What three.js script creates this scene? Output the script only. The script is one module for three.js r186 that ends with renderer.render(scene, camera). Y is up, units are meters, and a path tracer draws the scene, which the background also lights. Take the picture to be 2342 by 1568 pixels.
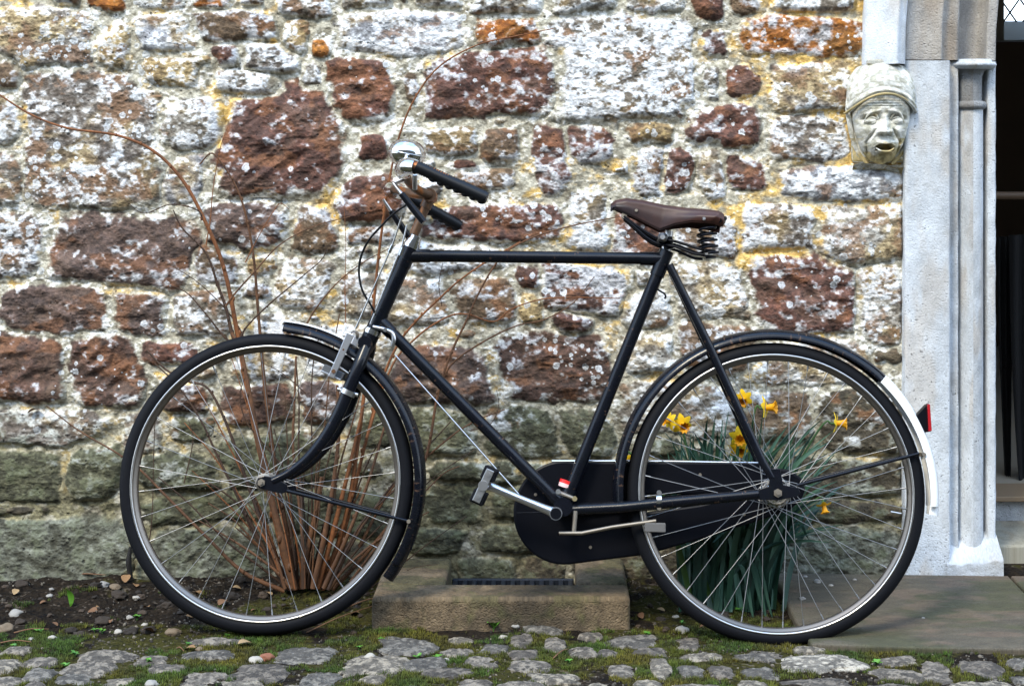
import * as THREE from 'three';
import { mergeGeometries, mergeVertices } from 'three/addons/utils/BufferGeometryUtils.js';
import { RoundedBoxGeometry } from 'three/addons/geometries/RoundedBoxGeometry.js';

// ------------------------------------------------------------------ camera, sky, sun, exposure
const scene = new THREE.Scene();
const F = 3847, PX = 1250, PY = 337, CAMX = -.2827, CAMY = 1.17, CAMZ = 4.5;      // focal length, principal point in picture units (2341 x 1568)
const camera = new THREE.PerspectiveCamera(2 * Math.atan(1231 / F) * 180 / Math.PI, 2500 / 2462, 0.05, 200);
camera.position.set(CAMX, CAMY, CAMZ);
camera.setViewOffset(2500, 2462, 0, 894, 2341, 1568);
scene.add(camera);

const renderer = new THREE.WebGLRenderer({ antialias: true });
renderer.toneMapping = THREE.LinearToneMapping;
renderer.toneMappingExposure = 2.35;
renderer.shadowMap.enabled = true;

// small seeded noise kit
function rng(seed) { let a = seed >>> 0; return () => { a = (a + 0x6D2B79F5) | 0; let t = Math.imul(a ^ (a >>> 15), 1 | a); t = (t + Math.imul(t ^ (t >>> 7), 61 | t)) ^ t; return ((t ^ (t >>> 14)) >>> 0) / 4294967296; }; }
const PERM = new Uint16Array(1024), PV = new Float32Array(1024);
{ const r = rng(7), p = [...Array(512).keys()]; for (let i = 511; i > 0; i--) { const j = Math.floor(r() * (i + 1)); [p[i], p[j]] = [p[j], p[i]]; } for (let i = 0; i < 1024; i++) PERM[i] = p[i & 511]; for (let i = 0; i < 1024; i++) PV[i] = r() * 2 - 1; }
function n2(x, y) {
  const xi = Math.floor(x), yi = Math.floor(y), fx = x - xi, fy = y - yi, u = fx * fx * (3 - 2 * fx), v = fy * fy * (3 - 2 * fy);
  const X = xi & 511, Y = yi & 511, X1 = (X + 1) & 511, Y1 = (Y + 1) & 511;
  const a = PV[PERM[PERM[X] + Y]], b = PV[PERM[PERM[X1] + Y]], c = PV[PERM[PERM[X] + Y1]], d = PV[PERM[PERM[X1] + Y1]];
  return a + (b - a) * u + (c - a) * v + (a - b - c + d) * u * v;
}
function n3(x, y, z) { const zi = Math.floor(z), f = z - zi, w = f * f * (3 - 2 * f), a = n2(x + zi * 37.3, y + zi * 17.7), b = n2(x + (zi + 1) * 37.3, y + (zi + 1) * 17.7); return a + (b - a) * w; }
function fbm(x, y, o = 4) { let s = 0, a = 0.5; for (let i = 0; i < o; i++) { s += a * n2(x, y); x = x * 2.03 + 11.3; y = y * 2.03 + 5.7; a *= 0.5; } return s; }
const clamp = (x, a = 0, b = 1) => Math.min(b, Math.max(a, x));
const sst = (a, b, x) => { const t = clamp((x - a) / (b - a)); return t * t * (3 - 2 * t); };
const lerp = (a, b, t) => a + (b - a) * t;
const V = (x, y, z) => new THREE.Vector3(x, y, z);

// sky: blue overhead with broken white cloud, whiter low down
{
  const w = 256, h = 128, d = new Float32Array(w * h * 4);
  for (let j = 0; j < h; j++) for (let i = 0; i < w; i++) {
    const el = ((j + 0.5) / h - 0.5) * Math.PI, az = (i + 0.5) / w * 2 * Math.PI, k = (j * w + i) * 4;
    const cx = Math.cos(el) * Math.cos(az), cz = Math.cos(el) * Math.sin(az), s = Math.sin(el);
    const up = clamp(s), c = sst(0.0, 0.5, fbm(cx * 2.2 / (0.3 + up) + 9, cz * 2.2 / (0.3 + up) + 4, 4) + 0.16);
    const blue = [lerp(1.0, 0.36, up), lerp(1.16, 0.80, up), lerp(1.32, 1.62, up)], cloud = [1.82, 1.88, 1.86];
    for (let m = 0; m < 3; m++) d[k + m] = s < -0.02 ? [0.12, 0.11, 0.09][m] : lerp(blue[m], cloud[m], c * 0.55);
    d[k + 3] = 1;
  }
  const t = new THREE.DataTexture(d, w, h, THREE.RGBAFormat, THREE.FloatType);
  t.mapping = THREE.EquirectangularReflectionMapping; t.magFilter = THREE.LinearFilter; t.minFilter = THREE.LinearFilter; t.needsUpdate = true;
  scene.background = t; scene.environment = t;
}
const sun = new THREE.DirectionalLight(0xfff3da, 1.5);
sun.position.set(-2.6, 6.5, 4.2); sun.target.position.set(0, 0.5, 0);
sun.castShadow = true; sun.shadow.radius = 26; sun.shadow.mapSize.set(2048, 2048);
Object.assign(sun.shadow.camera, { left: -4, right: 4, top: 4, bottom: -4, near: 0.5, far: 20 });
scene.add(sun, sun.target);

// ------------------------------------------------------------------ helpers
// picture point -> place on a plane of known depth (wall), or on level ground
const W = (u, v, z = 0) => V((u - PX) / F * (CAMZ - z) + CAMX, CAMY - (v - PY) / F * (CAMZ - z), z);
const G = (u, v, y = 0) => { const Z = F * (CAMY - y) / (v - PY); return V((u - PX) / F * Z + CAMX, y, CAMZ - Z); };
const used = {};
function numbered(n) { const k = used[n] = (used[n] ?? -1) + 1; return k ? `${n}_${String(k).padStart(3, '0')}` : n; }
function shade(o) { o.castShadow = o.receiveShadow = true; return o; }
function part(name, geo, mat, parent) { const m = shade(new THREE.Mesh(Array.isArray(geo) ? mergeGeometries(geo.map(clean)) : geo, mat)); m.name = name; parent.add(m); return m; }
function clean(g) { const r = g.index ? g.toNonIndexed() : g; for (const k of Object.keys(r.attributes)) if (!['position', 'normal', 'uv'].includes(k)) r.deleteAttribute(k); if (!r.attributes.uv) r.setAttribute('uv', new THREE.BufferAttribute(new Float32Array(r.attributes.position.count * 2), 2)); return r; }
function thing(name, label, category, pos, group) { const g = new THREE.Group(); g.name = numbered(name); g.userData = { label, category }; if (group) g.userData.group = group; if (pos) g.position.copy(pos); scene.add(g); return g; }
function solo(name, geo, mat, label, category, group) { const m = shade(new THREE.Mesh(Array.isArray(geo) ? mergeGeometries(geo.map(clean)) : geo, mat)); m.name = numbered(name); m.userData = { label, category }; if (group) m.userData.group = group; scene.add(m); return m; }
function struct(name, geo, mat) { const m = shade(new THREE.Mesh(geo, mat)); m.name = name; m.userData = { kind: 'structure' }; scene.add(m); return m; }
function grid(nu, nv, f) {                                            // f(i/nu, j/nv) -> [x,y,z] or [x,y,z,u,v]
  const P = new Float32Array((nu + 1) * (nv + 1) * 3), T = new Float32Array((nu + 1) * (nv + 1) * 2), I = [];
  for (let j = 0; j <= nv; j++) for (let i = 0; i <= nu; i++) { const k = j * (nu + 1) + i, r = f(i / nu, j / nv); P[k * 3] = r[0]; P[k * 3 + 1] = r[1]; P[k * 3 + 2] = r[2]; T[k * 2] = r[3] ?? i / nu; T[k * 2 + 1] = r[4] ?? j / nv; if (i < nu && j < nv) I.push(k, k + 1, k + nu + 2, k, k + nu + 2, k + nu + 1); }
  const g = new THREE.BufferGeometry(); g.setAttribute('position', new THREE.BufferAttribute(P, 3)); g.setAttribute('uv', new THREE.BufferAttribute(T, 2)); g.setIndex(I); g.computeVertexNormals(); return g;
}
// tube through points with its own radius at each point; closed ends
function tube(pts, radii, seg = 10, steps = 0, cap = true) {
  const R = Array.isArray(radii) ? radii : pts.map(() => radii), n = steps || (pts.length - 1), c = pts.length > 2 && steps ? new THREE.CatmullRomCurve3(pts, false, 'centripetal') : null;
  const P = [], rr = [];
  for (let i = 0; i <= n; i++) { const t = i / n * (pts.length - 1), k = Math.min(pts.length - 2, Math.floor(t)), f = t - k; P.push(c ? c.getPoint(i / n) : pts[k].clone().lerp(pts[k + 1], f)); rr.push(lerp(R[k], R[k + 1], f)); }
  const tan = P.map((p, i) => P[Math.min(i + 1, n)].clone().sub(P[Math.max(i - 1, 0)]).normalize());
  let nor = V(0, 1, 0); if (Math.abs(tan[0].y) > 0.9) nor = V(1, 0, 0); nor.addScaledVector(tan[0], -nor.dot(tan[0])).normalize();
  const pos = [], nrm = [], uv = [], idx = []; let len = 0;
  for (let i = 0; i <= n; i++) {
    nor.addScaledVector(tan[i], -nor.dot(tan[i])).normalize(); const b = tan[i].clone().cross(nor);
    if (i) len += P[i].distanceTo(P[i - 1]);
    for (let j = 0; j <= seg; j++) { const a = j / seg * Math.PI * 2, cx = Math.cos(a), sx = Math.sin(a), d = V(nor.x * cx + b.x * sx, nor.y * cx + b.y * sx, nor.z * cx + b.z * sx); pos.push(P[i].x + d.x * rr[i], P[i].y + d.y * rr[i], P[i].z + d.z * rr[i]); nrm.push(d.x, d.y, d.z); uv.push(j / seg * 0.12, len); }
  }
  for (let i = 0; i < n; i++) for (let j = 0; j < seg; j++) { const a = i * (seg + 1) + j, b = a + seg + 1; idx.push(a, a + 1, b + 1, a, b + 1, b); }
  if (cap) for (const [e, s] of [[0, -1], [n, 1]]) { const o = pos.length / 3, t = tan[e]; pos.push(P[e].x, P[e].y, P[e].z); nrm.push(t.x * s, t.y * s, t.z * s); uv.push(0, 0); for (let j = 0; j <= seg; j++) { const q = (e * (seg + 1) + j) * 3; pos.push(pos[q], pos[q + 1], pos[q + 2]); nrm.push(t.x * s, t.y * s, t.z * s); uv.push(0, 0); } for (let j = 0; j < seg; j++) s > 0 ? idx.push(o, o + 1 + j, o + 2 + j) : idx.push(o, o + 2 + j, o + 1 + j); }
  const g = new THREE.BufferGeometry(); g.setAttribute('position', new THREE.Float32BufferAttribute(pos, 3)); g.setAttribute('normal', new THREE.Float32BufferAttribute(nrm, 3)); g.setAttribute('uv', new THREE.Float32BufferAttribute(uv, 2)); g.setIndex(idx); return g;
}
function box(w, h, d, x, y, z, r = 0.003) { const g = new RoundedBoxGeometry(w, h, d, 2, Math.min(r, w * 0.45, h * 0.45, d * 0.45)); g.translate(x, y, z); return g; }
function extr(pts, depth, bevel = 0.002, holes) { const s = new THREE.Shape(pts.map((p) => new THREE.Vector2(p[0], p[1]))); for (const h of holes ?? []) s.holes.push(new THREE.Path(h.map((p) => new THREE.Vector2(p[0], p[1])))); const g = new THREE.ExtrudeGeometry(s, { depth, bevelEnabled: bevel > 0, bevelThickness: bevel, bevelSize: bevel, bevelSegments: 2, curveSegments: 12 }); g.translate(0, 0, -depth / 2); return g; }
function ico(detail, f) { let g = new THREE.IcosahedronGeometry(1, detail); g.deleteAttribute('uv'); g.deleteAttribute('normal'); g = mergeVertices(g, 1e-5); const p = g.attributes.position, t = V(0, 0, 0); for (let i = 0; i < p.count; i++) { t.fromBufferAttribute(p, i); f(t); p.setXYZ(i, t.x, t.y, t.z); } g.computeVertexNormals(); return g; }
function planarUV(g, s, axes = 'xz') { const p = g.attributes.position, uv = new Float32Array(p.count * 2); for (let i = 0; i < p.count; i++) { uv[i * 2] = (axes[0] === 'x' ? p.getX(i) : p.getZ(i)) * s; uv[i * 2 + 1] = (axes[1] === 'z' ? p.getZ(i) : p.getY(i)) * s; } g.setAttribute('uv', new THREE.BufferAttribute(uv, 2)); return g; }
const toS = (() => { const L = new Uint8Array(4097); for (let i = 0; i <= 4096; i++) { const c = i / 4096; L[i] = Math.round(255 * (c <= 0.0031308 ? c * 12.92 : 1.055 * Math.pow(c, 1 / 2.4) - 0.055)); } return (c) => L[c <= 0 ? 0 : c >= 1 ? 4096 : (c * 4096) | 0]; })();
function tex(w, h, f, srgb = true, rep) {                              // f(x 0..1, y 0..1, out[3])
  const d = new Uint8Array(w * h * 4), o = [0, 0, 0];
  for (let j = 0; j < h; j++) for (let i = 0; i < w; i++) { f((i + 0.5) / w, (j + 0.5) / h, o, i, j); const k = (j * w + i) * 4; for (let m = 0; m < 3; m++) d[k + m] = srgb ? toS(o[m]) : clamp(o[m]) * 255; d[k + 3] = 255; }
  return dtex(d, w, h, srgb, rep);
}
function dtex(d, w, h, srgb, rep) { const t = new THREE.DataTexture(d, w, h); t.magFilter = THREE.LinearFilter; t.minFilter = THREE.LinearMipmapLinearFilter; t.generateMipmaps = true; if (rep) t.wrapS = t.wrapT = rep; if (srgb) t.colorSpace = THREE.SRGBColorSpace; t.needsUpdate = true; return t; }
const MIR = THREE.MirroredRepeatWrapping;
const mat = (c, roughness = 0.8, metalness = 0, more = {}) => new THREE.MeshStandardMaterial({ color: new THREE.Color().setRGB(...c), roughness, metalness, ...more });
const phys = (c, roughness, metalness, more) => new THREE.MeshPhysicalMaterial({ color: new THREE.Color().setRGB(...c), roughness, metalness, ...more });

// ------------------------------------------------------------------ rubble stone wall
// stones read off the photograph: picture box, kind of stone, lichen crust 0..1, lichen spots 0..1
const STONES = [
  [0, 22, 212, 152, 'G', .35, 1], [100, -45, 188, 15, 'N', .5, 0], [192, -34, 292, 30, 'O', .25, 0], [300, -40, 425, 24, 'P', .6, 0], [308, 32, 437, 118, 'W', .55, .5], [212, 46, 300, 160, 'Y', .5, 0],
  [438, -34, 522, 20, 'O', .45, 0], [445, 28, 628, 90, 'N', .55, .2], [640, -34, 760, 36, 'P', .7, 0], [645, 48, 702, 130, 'Y', .6, 0], [704, 88, 758, 134, 'O', .2, 0], [305, 126, 470, 200, 'Y', .55, 0],
  [490, 104, 552, 154, 'R', .5, .4], [560, 100, 690, 160, 'G', .7, .2], [472, 162, 636, 222, 'P', .65, .4], [56, 160, 356, 470, 'G', .42, .9], [-60, 130, 44, 200, 'N', .4, 0], [-70, 210, 50, 330, 'P', .6, 0], [-70, 340, 46, 470, 'P', .6, .3],
  [362, 232, 512, 332, 'P', .7, .2], [516, 203, 764, 432, 'R', .12, .25], [377, 362, 457, 457, 'W', .55, .2], [475, 455, 662, 560, 'D', .25, .4], [745, 134, 888, 262, 'R', .06, 0], [788, 28, 1058, 122, 'W', .72, .2], [690, 140, 740, 200, 'P', .6, 0],
  [926, 164, 964, 266, 'N', .3, 0], [985, 120, 1276, 256, 'R', .33, .2], [1074, 38, 1234, 104, 'O', .33, .6], [1075, -45, 1250, 26, 'P', .7, 0], [770, -45, 898, 18, 'P', .7, 0], [904, -45, 938, 12, 'R', .1, 0], [945, -45, 1062, 18, 'P', .6, 0],
  [1262, 42, 1588, 268, 'P', .85, .7], [1590, 62, 1668, 132, 'R', .45, .6], [1592, 140, 1650, 234, 'P', .8, .3], [1260, -45, 1420, 30, 'P', .7, 0], [1430, -45, 1568, 34, 'P', .6, 0], [1577, -36, 1656, 46, 'R', .35, .7], [1666, -45, 1750, 28, 'N', .5, .3],
  [1760, -30, 1955, 30, 'P', .5, 0], [1707, 38, 1966, 130, 'O', .42, .2], [1655, 152, 1750, 220, 'R', .06, 0], [1765, 146, 1940, 258, 'G', .5, .1], [1576, 240, 1736, 328, 'R', .25, .2], [1768, 264, 1936, 372, 'G', .6, 0], [1790, 378, 2062, 462, 'W', .65, 0],
  [1600, 340, 1658, 452, 'P', .6, .8], [1660, 366, 1764, 432, 'R', .4, .4], [1520, 336, 1582, 434, 'R', .3, .8], [1700, 468, 1868, 576, 'G', .6, .1], [1882, 470, 2062, 592, 'P', .45, .1], [822, 312, 882, 362, 'R', .12, .2], [1104, 298, 1178, 364, 'N', .4, .1],
  [1223, 288, 1298, 432, 'R', .35, .8], [1300, 282, 1394, 368, 'R', .5, 1], [1042, 366, 1106, 388, 'R', .1, 0], [1046, 390, 1168, 430, 'N', .35, 0], [768, 405, 916, 500, 'R', .3, .4], [998, 470, 1278, 546, 'R', .2, .8], [1300, 440, 1396, 560, 'P', .7, 1],
  [1455, 338, 1516, 452, 'N', .5, 1], [1425, 272, 1545, 326, 'Y', .3, 0], [1400, 470, 1530, 600, 'R', .45, 1], [1535, 500, 1690, 590, 'N', .5, .9], [-70, 488, 98, 624, 'G', .65, .4], [116, 490, 432, 650, 'D', .2, .9], [5, 652, 246, 768, 'D', .2, .8], [252, 660, 385, 763, 'D', .22, .8],
  [-70, 756, 137, 916, 'Q', .08, .4], [160, 770, 319, 926, 'Q', .1, .25], [322, 776, 452, 830, 'R', .2, .3], [142, 768, 158, 806, 'G', .4, 0], [388, 662, 513, 768, 'P', .55, .1], [640, 592, 760, 700, 'P', .65, 0], [664, 470, 764, 582, 'N', .45, .1], [440, 566, 536, 650, 'N', .45, .1],
  [-60, 930, 244, 1022, 'G', .5, .1], [365, 878, 478, 940, 'Q', .15, .1], [510, 880, 662, 964, 'Q', .12, 0], [540, 790, 660, 870, 'G', .5, .1], [690, 876, 800, 962, 'D', .25, 0], [915, 560, 1130, 624, 'P', .75, .2], [1030, 632, 1172, 732, 'N', .4, .1], [1176, 606, 1240, 660, 'R', .4, .6],
  [1246, 610, 1420, 706, 'R', .65, 1], [1185, 668, 1238, 740, 'Y', .4, 0], [912, 796, 1120, 924, 'D', .15, .2], [1140, 768, 1386, 918, 'Q', .3, .9], [1266, 716, 1350, 762, 'R', .35, .3], [1100, 932, 1268, 1042, 'L', .3, 0], [1280, 932, 1404, 1044, 'L', .15, 0], [930, 932, 1090, 1042, 'L', .3, 0],
  [1730, 586, 1954, 758, 'R', .25, .5], [1958, 606, 2062, 788, 'P', .55, 0], [1543, 600, 1704, 728, 'P', .65, .2], [1560, 738, 1720, 850, 'N', .4, .2], [1994, 794, 2058, 830, 'K', .1, 0], [1740, 772, 1980, 880, 'P', .45, .1], [1868, 896, 2058, 1030, 'K', .3, 0], [1700, 890, 1860, 1000, 'N', .35, .1], [1430, 880, 1690, 990, 'P', .4, 0],
  [-60, 1030, 136, 1146, 'L', .12, 0], [150, 1000, 272, 1136, 'L', .15, 0], [-70, 1152, 130, 1184, 'K', .1, 0], [-70, 1192, 304, 1345, 'M', .2, 0], [278, 950, 360, 1034, 'G', .4, 0], [320, 1040, 508, 1120, 'L', .2, 0], [320, 1128, 628, 1196, 'L', .12, 0], [318, 1206, 630, 1345, 'M', .15, 0],
  [520, 1000, 760, 1110, 'L', .2, 0], [640, 1122, 880, 1222, 'L', .12, 0], [640, 1232, 862, 1345, 'K', .1, 0], [978, 1110, 1110, 1196, 'L', .1, 0], [944, 1206, 1076, 1268, 'L', .15, 0], [1085, 1194, 1300, 1262, 'L', .3, 0], [980, 1050, 1180, 1104, 'L', .25, 0], [1122, 1112, 1290, 1186, 'L', .15, 0],
  [1400, 1056, 1560, 1150, 'L', .1, 0], [1306, 1192, 1500, 1345, 'K', .1, 0], [1566, 1056, 1740, 1140, 'K', .2, 0], [1508, 1160, 1736, 1345, 'K', .1, 0], [1040, 1276, 1182, 1345, 'L', .2, 0], [1188, 1272, 1302, 1345, 'K', .1, 0], [1800, 1045, 2060, 1138, 'K', .35, 0], [1745, 1144, 2060, 1200, 'K', .15, 0], [1742, 1208, 2060, 1345, 'M', .45, 0],
];
const KIND = {   // two tones each, linear base colours
  R: [[.165, .072, .050], [.070, .037, .028]], Q: [[.128, .066, .046], [.058, .035, .026]], D: [[.135, .088, .070], [.060, .042, .036]], N: [[.25, .165, .095], [.105, .070, .042]], G: [[.36, .335, .30], [.11, .088, .070]], P: [[.54, .52, .47], [.15, .125, .095]],
  W: [[.58, .60, .64], [.22, .22, .23]], O: [[.44, .165, .025], [.19, .062, .012]], Y: [[.52, .37, .16], [.20, .14, .07]], L: [[.125, .122, .072], [.046, .045, .026]], K: [[.110, .088, .055], [.040, .033, .021]], M: [[.18, .185, .145], [.058, .057, .038]],
};
const WX0 = -2.55, WX1 = W(2065, 0).x, WY0 = -0.12, WY1 = 2.36, TW = 2048, TH = 1580;
const stones = [];
const rs = rng(41);
function addStone(x0, y0, x1, y1, kind, crust, spots) {
  const id = stones.length;
  stones.push({ id, cx: (x0 + x1) / 2, cy: (y0 + y1) / 2, a: (x1 - x0) / 2, b: (y1 - y0) / 2, p: 2.6 + rs() * 2.2, s1: (rs() - .5) * .34, s2: (rs() - .5) * .2, o: rs() * 400, kind, crust, spots, t: rs(), proud: .005 + rs() * .015, tilt: -.03 + (rs() - .5) * .07, tiltx: (rs() - .5) * .04 });
}
for (const [u0, v0, u1, v1, k, c, s] of STONES) { const a = W(u0, v1), b = W(u1, v0); addStone(a.x, a.y, Math.min(b.x, WX1 - .004), b.y, k, c, s); }
const NQ = (x, y) => .085 * n2(x * 21, y * 21) + .05 * n2(x * 62 + 9, y * 62) + .025 * n2(x * 170, y * 170 + 5);
function rawQ(s, x, y) { const dx = Math.abs((x - s.cx + s.s1 * (y - s.cy)) / s.a), dy = Math.abs((y - s.cy + s.s2 * (x - s.cx)) / s.b); if (dx > 1.7 || dy > 1.7) return 9; const t = Math.atan2(y - s.cy, x - s.cx) * 1.15; return Math.pow(Math.pow(dx, s.p) + Math.pow(dy, s.p), 1 / s.p) * .955 * (1 + .085 * n2(t + s.o, s.o * 3) + .05 * n2(t * 3 + s.o, s.o)); }
// fill what is left over (covered by lichen and mortar in the photograph) with smaller pale stones
{
  const cell = .012, nx = Math.ceil((WX1 - WX0) / cell), ny = Math.ceil((WY1 - WY0) / cell), occ = new Uint8Array(nx * ny);
  const mark = (s) => { const r = 1.03; for (let j = Math.floor((s.cy - s.b * r - WY0) / cell); j <= (s.cy + s.b * r - WY0) / cell; j++) for (let i = Math.floor((s.cx - s.a * r - WX0) / cell); i <= (s.cx + s.a * r - WX0) / cell; i++) if (i >= 0 && j >= 0 && i < nx && j < ny) occ[j * nx + i] = 1; };
  stones.forEach(mark);
  const sizes = [.30, .24, .2, .16, .13, .1, .075, .058];
  for (const sz of sizes) for (let t = 0; t < 3800; t++) {
    const w = sz * (.8 + rs() * .5), h = w * (.38 + rs() * .38), x = WX0 + rs() * (WX1 - WX0 - w), y = WY0 + rs() * (WY1 - WY0 - h);
    let ok = true;
    for (let j = Math.floor((y - WY0) / cell); ok && j <= (y + h - WY0) / cell; j++) for (let i = Math.floor((x - WX0) / cell); i <= (x + w - WX0) / cell; i++) if (i >= nx || j >= ny || occ[j * nx + i]) { ok = false; break; }
    if (!ok) continue;
    const low = y < .42, out = y > 1.6 || x < -1.85, r = rs();
    const k = low ? (r < .6 ? 'L' : r < .85 ? 'K' : 'M') : out ? 'GPRDYPNO'[Math.floor(r * 8)] : (x > .25 && r < .5 ? 'Y' : r < .5 ? 'P' : r < .68 ? 'G' : r < .84 ? 'Y' : 'N');
    addStone(x + .002, y + .002, x + w - .002, y + h - .002, k, low ? .2 : .45 + rs() * .3, rs() * .3); mark(stones[stones.length - 1]);
  }
}
// what each point of the wall face is: nearest stone and how far inside it
const idMap = new Int16Array(TW * TH).fill(-1), qMap = new Float32Array(TW * TH).fill(9), q2Map = new Float32Array(TW * TH).fill(9), eMap = new Float32Array(TW * TH).fill(9);
const px2x = (i) => WX0 + (i + .5) / TW * (WX1 - WX0), px2y = (j) => WY0 + (j + .5) / TH * (WY1 - WY0);
for (const s of stones) {
  const i0 = Math.max(0, Math.floor((s.cx - s.a * 1.6 - WX0) / (WX1 - WX0) * TW)), i1 = Math.min(TW - 1, Math.ceil((s.cx + s.a * 1.6 - WX0) / (WX1 - WX0) * TW));
  const j0 = Math.max(0, Math.floor((s.cy - s.b * 1.6 - WY0) / (WY1 - WY0) * TH)), j1 = Math.min(TH - 1, Math.ceil((s.cy + s.b * 1.6 - WY0) / (WY1 - WY0) * TH));
  for (let j = j0; j <= j1; j++) for (let i = i0; i <= i1; i++) { const k = j * TW + i, q = rawQ(s, px2x(i), px2y(j)); if (q < qMap[k]) { q2Map[k] = qMap[k]; qMap[k] = q; idMap[k] = s.id; } else if (q < q2Map[k]) q2Map[k] = q; }
}
// stones grow until they nearly meet, leaving a joint of varying width
for (let j = 0; j < TH; j++) for (let i = 0; i < TW; i++) { const k = j * TW + i; if (idMap[k] < 0) continue; const s = stones[idMap[k]], x = px2x(i), y = px2y(j), m = Math.min(s.a, s.b), jw = .0055 + .0045 * n2(x * 8 + 3, y * 8) + .003 * n2(x * 40, y * 40); eMap[k] = Math.max(qMap[k] / 1.13, 1 - (q2Map[k] - qMap[k]) * .5 + jw / m) + NQ(x, y) * .55; }
const eAt = (id, x, y) => { const i = Math.floor((x - WX0) / (WX1 - WX0) * TW), j = Math.floor((y - WY0) / (WY1 - WY0) * TH); if (i < 0 || j < 0 || i >= TW || j >= TH) return 1.2; const k = j * TW + i; return idMap[k] === id ? eMap[k] : 1.12; };
// lichen spots, pits
const spotMap = new Uint8Array(TW * TH), pitMap = new Uint8Array(TW * TH);
const MPX = TW / (WX1 - WX0);
function stampSpot(x, y, r, m, ring) {
  const ci = (x - WX0) * MPX, cj = (y - WY0) * MPX * (TH / (WY1 - WY0)) / MPX, R = r * MPX, o = rs() * 90;
  for (let j = Math.floor(cj - R * 1.4); j <= cj + R * 1.4; j++) for (let i = Math.floor(ci - R * 1.4); i <= ci + R * 1.4; i++) {
    if (i < 0 || j < 0 || i >= TW || j >= TH) continue;
    const dx = (i - ci) / R, dy = (j - cj) / R, a = Math.atan2(dy, dx), d = Math.sqrt(dx * dx + dy * dy) / (1 + .16 * n2(a * 2 + o, o) + .1 * n2(a * 5 + o, o + 7));
    if (d < 1) { const v = ring && R > 3 ? (d > .6 ? 255 : d > .5 ? 150 : 205) : 255; const k = j * TW + i; if (v > m[k]) m[k] = d > .82 ? v * .8 : v; }
  }
}
for (const s of stones) {
  const area = s.a * s.b * 4, n = Math.floor(area * (s.cy > .5 ? Math.max(s.spots, .15 + .3 * s.t) : s.spots) * ('RQD'.includes(s.kind) ? 2400 : 3800));
  for (let t = 0; t < n; t++) { const x = s.cx + (rs() * 2 - 1) * s.a * 1.05, y = s.cy + (rs() * 2 - 1) * s.b * 1.05; if (n2(x * 9 + 30, y * 9) + .35 * n2(x * 25, y * 25) < -.1 + rs() * .5) continue; const big = rs(); stampSpot(x, y, .0016 + .0016 * rs() + (big > .55 ? .004 * rs() * rs() + .0018 : 0) + (big > .9 ? .0045 : 0), spotMap, true); }
}
for (let t = 0; t < 4200; t++) { const x = WX0 + rs() * (WX1 - WX0), y = WY0 + rs() * (WY1 - WY0); stampSpot(x, y, .0009 + rs() * rs() * rs() * .0042, pitMap, false); }
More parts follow.
